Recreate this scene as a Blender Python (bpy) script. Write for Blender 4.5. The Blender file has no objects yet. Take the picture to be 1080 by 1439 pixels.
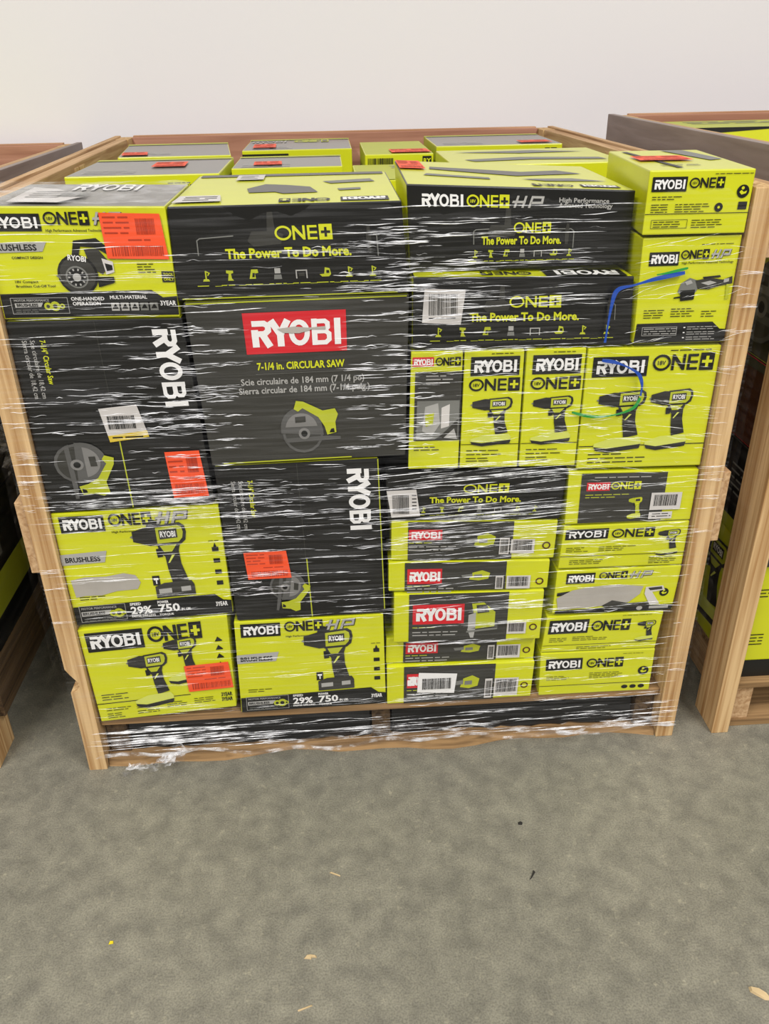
import bpy, bmesh, math, random
from mathutils import Vector, Matrix

# ------------------------------------------------------------------ camera, world, lights
scene = bpy.context.scene
col = scene.collection
cam_d = bpy.data.cameras.new('camera'); cam = bpy.data.objects.new('camera', cam_d); col.objects.link(cam)
scene.camera = cam
PITCH, YAW, ROLL, FPX = 0.49729, 0.05521, -0.01874, 1173.45
fw = Vector((math.sin(YAW)*math.cos(PITCH), math.cos(YAW)*math.cos(PITCH), -math.sin(PITCH)))
rt = Vector((math.cos(YAW), -math.sin(YAW), 0)); up = rt.cross(fw)
r2 = math.cos(ROLL)*rt + math.sin(ROLL)*up; u2 = -math.sin(ROLL)*rt + math.cos(ROLL)*up
M = Matrix((r2, u2, -fw)).transposed().to_4x4(); M.translation = Vector((0.5451, -1.2940, 1.2759))
cam.matrix_world = M
cam_d.sensor_fit = 'VERTICAL'; cam_d.sensor_height = 24.0; cam_d.lens = 24.0*FPX/1439.0
cam_d.clip_start = 0.02

w = bpy.data.worlds.new('warehouse_ambient'); scene.world = w; w.use_nodes = True
w.node_tree.nodes['Background'].inputs[0].default_value = (1.0, 0.96, 0.94, 1)
w.node_tree.nodes['Background'].inputs[1].default_value = 0.10

def area(name, loc, sx, sy, power, color=(1, 0.982, 0.975), tilt=(0, 0, 0)):
    d = bpy.data.lights.new(name, 'AREA'); d.shape = 'RECTANGLE'; d.size = sx; d.size_y = sy
    d.energy = power; d.color = color
    o = bpy.data.objects.new(name, d); col.objects.link(o); o.location = loc; o.rotation_euler = tilt
    return o
for lx in (-1.55, 2.75):
    area('ceiling_strip_light', (lx, -4.3, 4.6), 0.35, 6.4, 480)

vs = scene.view_settings
vs.view_transform = 'Standard'; vs.look = 'None'; vs.gamma = 1.0; vs.use_curve_mapping = False
vs.exposure = -0.23

# ------------------------------------------------------------------ materials
def lin(c):
    c /= 255.0
    return c/12.92 if c <= 0.04045 else ((c+0.055)/1.055)**2.4
def rgb(r, g, b): return (lin(r), lin(g), lin(b), 1.0)
MATS = {}
def mat(name, color, rough=0.5, spec=0.4, var=0.06, scale=30.0, bump=0.0, bscale=None, coat=0.0):
    m = bpy.data.materials.new(name); m.use_nodes = True
    nt = m.node_tree; b = nt.nodes['Principled BSDF']
    b.inputs['Roughness'].default_value = rough
    b.inputs['Specular IOR Level'].default_value = spec
    b.inputs['Coat Weight'].default_value = coat; b.inputs['Coat Roughness'].default_value = 0.22
    tc = nt.nodes.new('ShaderNodeTexCoord')
    n = nt.nodes.new('ShaderNodeTexNoise'); n.inputs['Scale'].default_value = scale; n.inputs['Detail'].default_value = 4
    nt.links.new(tc.outputs['Object'], n.inputs['Vector'])
    mx = nt.nodes.new('ShaderNodeMix'); mx.data_type = 'RGBA'
    c = color
    mx.inputs[6].default_value = tuple(max(0, x*(1-var)) for x in c[:3]) + (1,)
    mx.inputs[7].default_value = tuple(min(1, x*(1+var)) for x in c[:3]) + (1,)
    nt.links.new(n.outputs['Fac'], mx.inputs[0]); nt.links.new(mx.outputs[2], b.inputs['Base Color'])
    if bump:
        bn = nt.nodes.new('ShaderNodeTexNoise'); bn.inputs['Scale'].default_value = bscale or scale; bn.inputs['Detail'].default_value = 5
        nt.links.new(tc.outputs['Object'], bn.inputs['Vector'])
        bp = nt.nodes.new('ShaderNodeBump'); bp.inputs['Strength'].default_value = bump; bp.inputs['Distance'].default_value = 0.01
        nt.links.new(bn.outputs['Fac'], bp.inputs['Height']); nt.links.new(bp.outputs['Normal'], b.inputs['Normal'])
    MATS[name] = m
    return m

mat('lime', rgb(205, 208, 24), 0.38, 0.5, 0.06, 14, 0.10, 9, 0.5)
mat('lime_dull', rgb(178, 184, 40), 0.42, 0.45, 0.08, 14, 0.12, 9)
mat('black', rgb(19, 19, 18), 0.36, 0.45, 0.12, 12, 0.10, 9, 0.3)
mat('grey', rgb(53, 52, 47), 0.40, 0.45, 0.08, 14, 0.10, 9, 0.3)
mat('grey_top', rgb(108, 105, 98), 0.36, 0.5, 0.06, 14, 0.08, 9, 0.5)  # grey of carton tops, lightened in colour for the wall's glossy reflection
mat('grey_mid', rgb(118, 118, 112), 0.45, 0.4)
mat('grey_lt', rgb(168, 166, 160), 0.5, 0.4)
mat('white', rgb(232, 230, 226), 0.45, 0.4, 0.03)
mat('red', rgb(206, 38, 46), 0.42, 0.4)
mat('orange', rgb(240, 86, 46), 0.5, 0.35, 0.05)
mat('orange_dk', rgb(176, 58, 32), 0.5, 0.3)
mat('ink', rgb(26, 26, 24), 0.42, 0.4)
mat('pale_lime', rgb(206, 212, 96), 0.5, 0.35)
mat('paper', rgb(205, 200, 194), 0.6, 0.3, 0.04)
mat('torn_paper', rgb(172, 166, 156), 0.8, 0.2, 0.10, 40)
mat('yellow_tag', rgb(214, 186, 60), 0.5, 0.35)
mat('cardboard', rgb(146, 112, 76), 0.8, 0.2, 0.1, 40)
mat('blue_strap', rgb(28, 74, 168), 0.3, 0.5)
mat('green_strap', rgb(40, 150, 62), 0.3, 0.5)
mat('base_shade', rgb(22, 22, 23), 0.3, 0.5)  # near-black that stands in for shade at the pallet base
mat('maroon', rgb(78, 40, 24), 0.5, 0.4)
mat('yellow_bit', rgb(226, 205, 40), 0.5, 0.4)
mat('chip', rgb(198, 174, 132), 0.8, 0.2, 0.15, 80)
mat('saw_mid', rgb(88, 87, 84), 0.42, 0.4)
mat('saw_lt', rgb(124, 122, 118), 0.42, 0.4)
mat('drill_dark', rgb(44, 43, 40), 0.42, 0.4)
mat('dark_crumb', rgb(48, 46, 42), 0.8, 0.2)

def wood(name, c1, c2, axis='Z', rough=0.75, freq=34):
    m = bpy.data.materials.new(name); m.use_nodes = True
    nt = m.node_tree; b = nt.nodes['Principled BSDF']; b.inputs['Roughness'].default_value = rough
    b.inputs['Specular IOR Level'].default_value = 0.25
    tc = nt.nodes.new('ShaderNodeTexCoord'); mp = nt.nodes.new('ShaderNodeMapping')
    s = {'X': (0.9, freq, freq), 'Y': (freq, 0.9, freq), 'Z': (freq, freq, 0.9)}[axis]
    mp.inputs['Scale'].default_value = s
    nt.links.new(tc.outputs['Object'], mp.inputs['Vector'])
    n = nt.nodes.new('ShaderNodeTexNoise'); n.inputs['Scale'].default_value = 3.0; n.inputs['Detail'].default_value = 5; n.inputs['Distortion'].default_value = 0.5
    nt.links.new(mp.outputs['Vector'], n.inputs['Vector'])
    r = nt.nodes.new('ShaderNodeValToRGB'); r.color_ramp.elements[0].position = 0.34; r.color_ramp.elements[1].position = 0.62
    r.color_ramp.elements[0].color = c1; r.color_ramp.elements[1].color = c2
    nt.links.new(n.outputs['Fac'], r.inputs['Fac']); nt.links.new(r.outputs['Color'], b.inputs['Base Color'])
    bp = nt.nodes.new('ShaderNodeBump'); bp.inputs['Strength'].default_value = 0.25; bp.inputs['Distance'].default_value = 0.004
    nt.links.new(n.outputs['Fac'], bp.inputs['Height']); nt.links.new(bp.outputs['Normal'], b.inputs['Normal'])
    MATS[name] = m
wood('pine_z', rgb(168, 126, 78), rgb(216, 182, 132), 'Z')
wood('pine_y', rgb(168, 130, 90), rgb(204, 170, 128), 'Y')
wood('pine_x', rgb(170, 128, 96), rgb(204, 164, 130), 'X')
wood('ply_x', rgb(160, 112, 90), rgb(188, 138, 114), 'X', 0.7, 14)
wood('old_x', rgb(112, 86, 56), rgb(164, 130, 88), 'X')
wood('old_shade_y', rgb(58, 44, 30), rgb(92, 72, 48), 'Y')  # old wood, its colour darkened for the shade inside the pallet
wood('greyboard_y', rgb(128, 112, 104), rgb(150, 134, 126), 'Y', 0.45, 12)

# concrete floor
def floor_mat():
    m = bpy.data.materials.new('concrete'); m.use_nodes = True; nt = m.node_tree; b = nt.nodes['Principled BSDF']
    L = nt.links.new; N = nt.nodes.new
    tc = N('ShaderNodeTexCoord')
    def noise(sc, det, dist=0.0):
        n = N('ShaderNodeTexNoise'); n.inputs['Scale'].default_value = sc; n.inputs['Detail'].default_value = det
        n.inputs['Distortion'].default_value = dist; L(tc.outputs['Object'], n.inputs['Vector']); return n
    def ramp(src, p0, c0, p1, c1):
        r = N('ShaderNodeValToRGB'); e = r.color_ramp.elements; e[0].position = p0; e[1].position = p1; e[0].color = c0; e[1].color = c1
        L(src, r.inputs['Fac']); return r
    def mul(a, bb, f=1.0):
        x = N('ShaderNodeMix'); x.data_type = 'RGBA'; x.blend_type = 'MULTIPLY'; x.inputs[0].default_value = f
        L(a, x.inputs[6]); L(bb, x.inputs[7]); return x.outputs[2]
    big = ramp(noise(1.3, 4, 0.3).outputs['Fac'], 0.3, rgb(121, 118, 105), 0.72, rgb(137, 133, 119))
    mid = ramp(noise(26, 8, 0.2).outputs['Fac'], 0.32, (0.78, 0.78, 0.78, 1), 0.68, (1.15, 1.15, 1.12, 1))
    fine = ramp(noise(330, 2).outputs['Fac'], 0.32, (0.72, 0.72, 0.72, 1), 0.62, (1.08, 1.08, 1.07, 1))
    spk = ramp(noise(60, 3, 0.3).outputs['Fac'], 0.62, (1, 1, 1, 1), 0.76, (1.40, 1.38, 1.32, 1))
    dark = ramp(noise(9, 10, 1.2).outputs['Fac'], 0.27, (0.66, 0.66, 0.66, 1), 0.36, (1, 1, 1, 1))
    c = mul(big.outputs[0], mid.outputs[0]); c = mul(c, fine.outputs[0]); c = mul(c, spk.outputs[0]); c = mul(c, dark.outputs[0], 0.7)
    L(c, b.inputs['Base Color'])
    rr = ramp(noise(3, 5).outputs['Fac'], 0.3, (0.42,)*3+(1,), 0.7, (0.62,)*3+(1,)); L(rr.outputs[0], b.inputs['Roughness'])
    b.inputs['Specular IOR Level'].default_value = 0.35
    bp = N('ShaderNodeBump'); bp.inputs['Strength'].default_value = 0.18; bp.inputs['Distance'].default_value = 0.003
    L(noise(120, 4).outputs['Fac'], bp.inputs['Height']); L(bp.outputs['Normal'], b.inputs['Normal'])
    MATS['concrete'] = m
floor_mat()
mat('wall_paint', rgb(239, 236, 236), 0.6, 0.3, 0.012, 2.0, 0.03, 60)

# stretch film: clear sheet with fine horizontal stretch lines
def film_mat(name, lo, hi, sx, sz, p0=0.45, p1=0.75, rough=0.22):
    m = bpy.data.materials.new(name); m.use_nodes = True; nt = m.node_tree; N = nt.nodes.new; L = nt.links.new
    b = nt.nodes['Principled BSDF']; out = nt.nodes['Material Output']
    b.inputs['Base Color'].default_value = (0.92, 0.92, 0.93, 1); b.inputs['Roughness'].default_value = rough
    b.inputs['Specular IOR Level'].default_value = 0.6
    tc = N('ShaderNodeTexCoord'); mp = N('ShaderNodeMapping'); mp.inputs['Scale'].default_value = (sx, sx, sz)
    L(tc.outputs['Object'], mp.inputs['Vector'])
    n = N('ShaderNodeTexNoise'); n.inputs['Scale'].default_value = 1.0; n.inputs['Detail'].default_value = 6; n.inputs['Roughness'].default_value = 0.6
    L(mp.outputs['Vector'], n.inputs['Vector'])
    mr = N('ShaderNodeMapRange'); mr.inputs[1].default_value = p0; mr.inputs[2].default_value = p1; mr.inputs[3].default_value = lo; mr.inputs[4].default_value = hi
    L(n.outputs['Fac'], mr.inputs[0])
    bp = N('ShaderNodeBump'); bp.inputs['Strength'].default_value = 0.6; bp.inputs['Distance'].default_value = 0.004
    L(n.outputs['Fac'], bp.inputs['Height']); L(bp.outputs['Normal'], b.inputs['Normal'])
    t = N('ShaderNodeBsdfTransparent'); mx = N('ShaderNodeMixShader')
    L(mr.outputs[0], mx.inputs[0]); L(t.outputs[0], mx.inputs[1]); L(b.outputs[0], mx.inputs[2]); L(mx.outputs[0], out.inputs['Surface'])
    MATS[name] = m
film_mat('film', 0.002, 0.055, 5, 170)
film_mat('film_crease', 0.10, 1.0, 30, 90, 0.38, 0.58, 0.25)
film_mat('film_side', 0.005, 0.04, 3, 60)
film_mat('film_flap', 0.04, 0.45, 18, 18, 0.42, 0.7)
film_mat('film_bunch', 0.02, 0.75, 22, 50, 0.49, 0.72, 0.15)

# ------------------------------------------------------------------ mesh helpers
def link(name, verts, faces, mats, parent=None, mi=None, smooth=False):
    me = bpy.data.meshes.new(name); me.from_pydata([tuple(v) for v in verts], [], faces)
    for m in mats: me.materials.append(MATS[m])
    if mi is not None: me.polygons.foreach_set('material_index', mi)
    if smooth: me.polygons.foreach_set('use_smooth', [True]*len(me.polygons))
    o = bpy.data.objects.new(name, me); col.objects.link(o)
    if parent is not None: o.parent = parent
    return o
def tag(o, label, cat, group=None):
    o['label'] = label; o['category'] = cat
    if group: o['group'] = group
    return o
def thing(name, label, cat, loc, group=None):
    o = bpy.data.objects.new(name, None); col.objects.link(o); o.location = loc; o.empty_display_size = 0.05
    return tag(o, label, cat, group)
def bev(me, wdt, seg=2):
    bm = bmesh.new(); bm.from_mesh(me)
    bmesh.ops.bevel(bm, geom=bm.edges[:], offset=wdt, segments=seg, affect='EDGES', profile=0.6)
    bm.to_mesh(me); bm.free()
def hexa(name, c8, mats, parent=None, base=(0, 0, 0), fm=None, bevel=0.0):
    """c8: bottom 4 (ccw from above) then top 4; fm: material index for bottom, top, front, right, back, left"""
    b = Vector(base)
    f = [(3, 2, 1, 0), (4, 5, 6, 7), (0, 1, 5, 4), (1, 2, 6, 5), (2, 3, 7, 6), (3, 0, 4, 7)]
    o = link(name, [Vector(c)-b for c in c8], f, mats, parent, fm)
    if bevel: bev(o.data, bevel)
    return o
def box(name, x0, x1, y0, y1, z0, z1, m, parent=None, base=(0, 0, 0), bevel=0.0015):
    return hexa(name, [(x0, y0, z0), (x1, y0, z0), (x1, y1, z0), (x0, y1, z0), (x0, y0, z1), (x1, y0, z1), (x1, y1, z1), (x0, y1, z1)], [m], parent, base, None, bevel)
def struct(o): o['kind'] = 'structure'; return o

# ------------------------------------------------------------------ print helpers (flat artwork on carton faces)
_txt = {}
def text_mesh(s, bold):
    k = (s, bold)
    if k not in _txt:
        c = bpy.data.curves.new('t', 'FONT'); c.body = s; c.size = 1.0; c.offset = bold; c.resolution_u = 2; c.fill_mode = 'FRONT'
        o = bpy.data.objects.new('t', c); col.objects.link(o)
        me = o.to_mesh()
        vs_ = [(v.co.x, v.co.y) for v in me.vertices]; fs = [tuple(p.vertices) for p in me.polygons]
        o.to_mesh_clear(); bpy.data.objects.remove(o); bpy.data.curves.remove(c)
        x0 = min(v[0] for v in vs_); x1 = max(v[0] for v in vs_)
        _txt[k] = ([(a-x0, b) for a, b in vs_], fs, x1-x0)
    return _txt[k]
class Face:
    """a quad in space; u runs right, v runs down, both in metres from the top left corner"""
    def __init__(s, tl, tr, br, bl):
        s.q = [Vector(a) for a in (tl, tr, br, bl)]
        s.W = ((s.q[1]-s.q[0]).length+(s.q[2]-s.q[3]).length)/2; s.H = ((s.q[3]-s.q[0]).length+(s.q[2]-s.q[1]).length)/2
        s.n = (s.q[3]-s.q[0]).cross(s.q[1]-s.q[0]).normalized()
    def P(s, u, v, lay):
        a, b = u/s.W, v/s.H
        return (s.q[0]*(1-a)+s.q[1]*a)*(1-b)+(s.q[3]*(1-a)+s.q[2]*a)*b + s.n*(0.0007+0.00035*lay)
class Print:
    """collects flat print in fractions (fu, fv) of a face; built as one part"""
    def __init__(s, face): s.f = face; s.v = []; s.fc = []; s.mi = []; s.m = []; s.T = None
    def _m(s, m):
        if m not in s.m: s.m.append(m)
        return s.m.index(m)
    def add(s, pts, faces, m, lay):           # pts in metres
        n = len(s.v); s.k = (getattr(s, 'k', 0)+1) % 24; s.v += [s.f.P(u, v, lay+s.k*0.025) for u, v in pts]; i = s._m(m)
        for f in faces: s.fc.append(tuple(n+k for k in f)); s.mi.append(i)
    def poly(s, pts, m, lay=1): s.add([(u*s.f.W, v*s.f.H) for u, v in pts], [tuple(range(len(pts)-1, -1, -1))], m, lay)
    def rect(s, u0, v0, u1, v1, m, lay=1): s.poly([(u0, v0), (u1, v0), (u1, v1), (u0, v1)], m, lay)
    def frame(s, u0, v0, u1, v1, t, m, lay=1):
        W, H = s.f.W, s.f.H; a, b = t/W, t/H
        s.rect(u0, v0, u1, v0+b, m, lay); s.rect(u0, v1-b, u1, v1, m, lay); s.rect(u0, v0, u0+a, v1, m, lay); s.rect(u1-a, v0, u1, v1, m, lay)
    # --- local frame: origin (fu, fv), unit size in metres, x right, y UP, optional rotation and shear
    def local(s, fu, fv, sx, sy=None, rot=0.0, shear=0.0):
        sy = sx if sy is None else sy; c, sn = math.cos(rot), math.sin(rot); ou, ov = fu*s.f.W, fv*s.f.H
        def t(x, y):
            x, y = x*sx+y*sy*shear, y*sy
            return (ou+c*x+sn*y, ov+sn*x-c*y)
        return t
    def lpoly(s, t, pts, m, lay=1): s.add([t(x, y) for x, y in pts], [tuple(range(len(pts)))], m, lay)
    def stroke(s, t, pts, wd, m, lay=1, closed=False):
        n = len(pts); L = []; R = []
        for i in range(n):
            p = Vector(pts[i])
            a = Vector(pts[i-1]) if (i > 0 or closed) else None
            b = Vector(pts[(i+1) % n]) if (i < n-1 or closed) else None
            d1 = (p-a).normalized() if a is not None else None; d2 = (b-p).normalized() if b is not None else None
            if d1 is None: d1 = d2
            if d2 is None: d2 = d1
            n1 = Vector((-d1.y, d1.x)); n2 = Vector((-d2.y, d2.x)); k = (n1+n2)
            if k.length < 1e-4: k = n1
            k.normalize(); l = wd/2/max(0.45, k.dot(n1))
            L.append(p+k*l); R.append(p-k*l)
        pts2 = [t(*q) for q in L]+[t(*q) for q in R]; m2 = n if closed else n-1
        s.add(pts2, [(i, n+i, n+(i+1) % n, (i+1) % n) for i in range(m2)], m, lay)
    def ring(s, t, cx, cy, rx, ry, wd, m, lay=1, n=20):
        s.stroke(t, [(cx+rx*math.cos(2*math.pi*i/n), cy+ry*math.sin(2*math.pi*i/n)) for i in range(n)], wd, m, lay, True)
    def disc(s, t, cx, cy, rx, ry, m, lay=1, n=20, a0=0, a1=360):
        s.lpoly(t, [(cx+rx*math.cos(math.radians(a0+(a1-a0)*i/n)), cy+ry*math.sin(math.radians(a0+(a1-a0)*i/n))) for i in range(n+(a1-a0 < 360))], m, lay)
    def text(s, st, fu, fv, h, m, lay=1, bold=0.0, width=None, rot=0.0, shear=0.0, align='L'):
        """baseline at (fu, fv); h = cap height in metres; width = total width in metres"""
        vs_, fs, wd = text_mesh(st, bold); k = h/0.69; kx = k if width is None else width/wd
        t = s.local(fu, fv, kx, k, rot, shear); off = {'L': 0, 'C': -wd/2, 'R': -wd}[align]
        s.add([t(x+off, y) for x, y in vs_], [tuple(f) for f in fs], m, lay)
    def lines(s, fu, fv, wd, n, pitch, m, lay=1, seed=0, thick=0.30):
        """small print: rows of word-long dashes, sizes in metres"""
        r = random.Random(seed*31+n); t = s.local(fu, fv, 1)
        for i in range(n):
            x = 0; end = wd*r.uniform(0.6, 1)
            while x < end:
                l = r.uniform(1.2, 4.2)*pitch; l = min(l, wd-x)
                if l < pitch*0.5: break
                s.lpoly(t, [(x, -i*pitch-pitch*thick), (x+l, -i*pitch-pitch*thick), (x+l, -i*pitch), (x, -i*pitch)], m, lay); x += l+pitch*0.5
    def barcode(s, u0, v0, u1, v1, m='ink', lay=2, seed=1):
        r = random.Random(seed); x = u0; st = (u1-u0)/44
        while x < u1-st:
            l = st*r.choice([0.6, 0.6, 1.0, 1.5]); s.rect(x, v0, min(x+l, u1), v1, m, lay); x += l+st*r.choice([0.6, 0.8, 1.2])
    # --- the brand word, the series word and its marks
    def word(s, fu, fv, wd, h, m, lay=2, rot=0.0, tall=1.0):
        """five block letters, baseline left at (fu, fv)"""
        k = wd/5.0; y = h; tw = 0.215
        x = 0
        def st(dx, pts, w_=tw):
            # stroke in a space where x is scaled to the letter height so strokes keep their weight
            a = k/h; s.stroke(s.local(fu, fv, h, h*tall, rot), [((x+px*dx)*a, py) for px, py in pts], w_, m, lay)
        st(1.05, [(0.0, 0.89), (0.66, 0.89), (0.86, 0.80), (0.86, 0.62), (0.66, 0.50), (0.30, 0.50)]); st(1.05, [(0.50, 0.52), (0.90, 0.0)], 0.25); st(1.05, [(0.13, 0.66), (0.13, 0.0)], 0.25)
        x = 1.0; st(1.1, [(0.08, 1.0), (0.52, 0.46)], 0.25); st(1.1, [(0.95, 1.0), (0.52, 0.46)], 0.25); st(1.1, [(0.52, 0.55), (0.52, 0.0)], 0.25)
        x = 2.12; a = k/h; t = s.local(fu, fv, h, h*tall, rot); s.ring(t, (x+0.54)*a, 0.5, 0.45*a, 0.40, 0.19, m, lay, 22)
        x = 3.36; st(1.1, [(0.15, 0.0), (0.15, 1.0)], 0.20); st(1.1, [(0.04, 0.90), (0.70, 0.90), (0.84, 0.82), (0.84, 0.66), (0.70, 0.55), (0.10, 0.55)], 0.17); st(1.1, [(0.10, 0.52), (0.72, 0.52), (0.90, 0.42), (0.90, 0.20), (0.72, 0.09), (0.04, 0.09)], 0.17)
        x = 4.66; st(1.0, [(0.18, 0.0), (0.18, 1.0)], 0.23)
    def series(s, fu, fv, wd, h, m, bg, lay=2, hp=0.0, v18=True, hpm='grey_lt'):
        """the series word with its boxed plus sign; hp = width of the italic letters after it"""
        t = s.local(fu, fv, h, h); a = wd/h
        x = lambda q: q*a
        s.ring(t, x(0.14), 0.5, x(0.14)*0.92, 0.44, 0.15, m, lay, 22)
        if v18 and h > 0.008: s.text('18V', fu+x(0.075)*h/s.f.W, fv-0.36*h/s.f.H, 0.26*h, m, lay, 0.02, width=x(0.13)*h)
        s.stroke(t, [(x(0.325), 0), (x(0.325), 1)], 0.17, m, lay); s.stroke(t, [(x(0.325), 0.93), (x(0.505), 0.07)], 0.21, m, lay); s.stroke(t, [(x(0.505), 0), (x(0.505), 1)], 0.17, m, lay)
        s.stroke(t, [(x(0.585), 0), (x(0.585), 1)], 0.17, m, lay)
        for yy in (0.08, 0.5, 0.92): s.stroke(t, [(x(0.565), yy), (x(0.735), yy)], 0.16, m, lay)
        s.lpoly(t, [(x(0.77), -0.04), (x(1.0), -0.04), (x(1.0), 1.06), (x(0.77), 1.06)], m, lay)
        cx, cy = x(0.885), 0.51; q = min(x(0.085), 0.34)
        s.stroke(t, [(cx-q, cy), (cx+q, cy)], 0.18, bg, lay+1); s.stroke(t, [(cx, cy-0.34), (cx, cy+0.34)], 0.18, bg, lay+1)
        if hp:
            t = s.local(fu+(wd+0.12*h)/s.f.W, fv, h, h, 0, 0.32); a2 = hp/h
            for o_, mm, ly, ww in ((0.05, 'ink', lay, 0.26), (0, hpm, lay+1, 0.2)):
                s.stroke(t, [(0.12*a2+o_, -o_), (0.12*a2+o_, 1-o_)], ww, mm, ly); s.stroke(t, [(0.36*a2+o_, -o_), (0.36*a2+o_, 1-o_)], ww, mm, ly); s.stroke(t, [(0.0+o_, 0.48-o_), (0.4*a2+o_, 0.48-o_)], ww, mm, ly)
                s.stroke(t, [(0.56*a2+o_, -o_), (0.56*a2+o_, 0.9-o_), (0.88*a2+o_, 0.9-o_), (0.90*a2+o_, 0.45-o_), (0.58*a2+o_, 0.42-o_)], ww, mm, ly)
    # --- printed tool pictures
    def drill(s, fu, fv, wd, ht, lay=2, handle=False, batt=True, body='lime_dull', dark='drill_dark', low=False):
        """drill seen from the side, chuck to the left; (fu, fv) top left of the picture, size in metres"""
        t0 = s.local(fu, fv, 1); t = lambda x, y: t0(x*wd, -y*ht)
        P = lambda pts, m, l=lay: s.add([t(x, y) for x, y in pts], [tuple(range(len(pts)-1, -1, -1))], m, l)
        P([(0.0, .155), (.06, .13), (.06, .185)], 'grey_mid')
        if handle: P([(.30, .10), (.33, .0), (.42, -.05), (.52, -.03), (.58, .05), (.58, .12)], 'ink')
        P([(.05, .09), (.34, .035), (.47, .04), (.47, .27), (.34, .275), (.05, .215)], dark)
        P([(.44, .03), (.90, .0), (.98, .04), (1.0, .12), (.97, .22), (.88, .27), (.44, .28)], dark)
        P([(.47, .055), (.86, .03), (.93, .06), (.945, .12), (.92, .19), (.85, .24), (.47, .25)], body, lay+1)
        P([(.52, .085), (.84, .07), (.84, .185), (.52, .20)], 'grey', lay+2)
        if wd > 0.03: s.text('RYOBI', *[a/b for a, b in zip(t(.54, .17), (s.f.W, s.f.H))], 0.07*ht, 'white', lay+3, 0.03, width=.27*wd)
        P([(.46, .27), (.86, .26), (.80, .40), (.62, .46), (.48, .36)], dark)
        P([(.50, .28), (.80, .27), (.70, .36), (.56, .36)], body, lay+1)
        P([(.42, .32), (.51, .31), (.53, .42), (.43, .43)], 'ink')
        P([(.56, .36), (.82, .34), (.83, .52), (.92, .76), (.63, .81), (.58, .58)], dark)
        P([(.69, .40), (.74, .40), (.63, .50), (.60, .50)], 'pale_lime', lay+2)
        if batt:
            P([(.04, .90), (.38, .81), (.94, .79), (1.0, .86), (1.0, .95), (.30, 1.0), (.04, .97)], 'pale_lime')
            P([(.04, .955), (.30, .99), (1.0, .92), (.98, .995), (.32, 1.06), (.08, 1.02)], dark, lay+1)
    def saw(s, fu, fv, wd, ht, lay=2, rot=0.0, flip=1):
        """circular saw picture: round guard, blade, lime handle; centre at (fu, fv)"""
        t0 = s.local(fu, fv, 1, 1, rot); t = lambda x, y: t0((x-.5)*wd*flip, (.5-y)*ht)
        def P(pts, m, l=lay):
            o = list(range(len(pts)-1, -1, -1)); s.add([t(x, y) for x, y in pts], [tuple(o if flip > 0 else o[::-1])], m, l)
        A = lambda cx, cy, r, a0, a1, n=16: [(cx+r*math.cos(math.radians(a0+(a1-a0)*i/n)), cy-r*1.1*math.sin(math.radians(a0+(a1-a0)*i/n))) for i in range(n+1)]
        P(A(.38, .60, .36, 0, 360), 'saw_mid')
        P(A(.38, .60, .31, 175, 365), 'grey', lay+1)
        P(A(.36, .52, .36, 0, 185)+[(.0, .60), (.74, .66)], 'saw_mid', lay+2)
        P(A(.36, .54, .28, 10, 170), 'saw_lt', lay+3)
        P(A(.40, .62, .10, 0, 360), 'saw_lt', lay+3)
        P(A(.40, .62, .055, 0, 360), 'ink', lay+4)
        P([(.26, .30), (.44, .29), (.44, .40), (.26, .41)], 'grey', lay+4)
        P([(.25, .15), (.30, .0), (.42, .02), (.74, .20), (.95, .17), (1.0, .28), (.95, .42), (.96, .62), (.80, .66), (.76, .50), (.66, .32), (.40, .14), (.32, .20)], 'lime_dull', lay+4)
        P([(.84, .62), (.87, .55), (.92, .54), (.93, .62)], 'ink', lay+5)
        P([(.02, .70), (.80, .68), (1.03, .70), (1.03, .76), (.10, .78)], 'saw_mid', lay+2)
    def cutoff(s, fu, fv, wd, ht, lay=2):
        t0 = s.local(fu, fv, 1); t = lambda x, y: t0(x*wd, -y*ht)
        P = lambda pts, m, l=lay: s.add([t(x, y) for x, y in pts], [tuple(range(len(pts)-1, -1, -1))], m, l)
        A = lambda cx, cy, r, a0=0, a1=360, n=22: [(cx+r*math.cos(math.radians(a0+(a1-a0)*i/n)), cy-r*wd/ht*math.sin(math.radians(a0+(a1-a0)*i/n))) for i in range(n+(a1-a0 < 360))]
        P([(.30, .42), (.40, .04), (.78, .0), (1.0, .20), (1.0, .32), (.74, .16), (.50, .14), (.40, .44)], 'ink')
        P([(.55, .18), (.78, .18), (.95, .42), (.80, .62), (.62, .50)], 'grey')
        P([(.82, .34), (1.0, .40), (1.0, .58), (.86, .62)], 'paper', lay+1); P([(.86, .42), (.98, .46), (.98, .54), (.88, .56)], 'ink', lay+2)
        P(A(.38, .62, .34), 'ink', lay+1); P(A(.38, .62, .30), 'grey', lay+2); P(A(.36, .66, .19), 'grey_mid', lay+3); P(A(.36, .66, .16), 'ink', lay+4)
        P(A(.36, .66, .07), 'grey_lt', lay+5)
        for k in range(10):
            a = k*36; P([(.36+.15*math.cos(math.radians(a+d))*q, .66-.15*wd/ht*math.sin(math.radians(a+d))*q) for q, d in ((.75, -6), (1, -6), (1, 6), (.75, 6))][::-1], 'grey_lt', lay+5)
        s.text('RYOBI', *[a/b for a, b in zip(t(.26, .36), (s.f.W, s.f.H))], 0.09*ht, 'white', lay+5, 0.03, width=.30*wd, rot=0.12)
        P([(.70, .66), (.98, .66), (.98, .76), (.70, .84)], 'ink', lay+1); P([(.0, .62), (.14, .66), (.10, .72)], 'grey_mid', lay+1)
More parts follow.
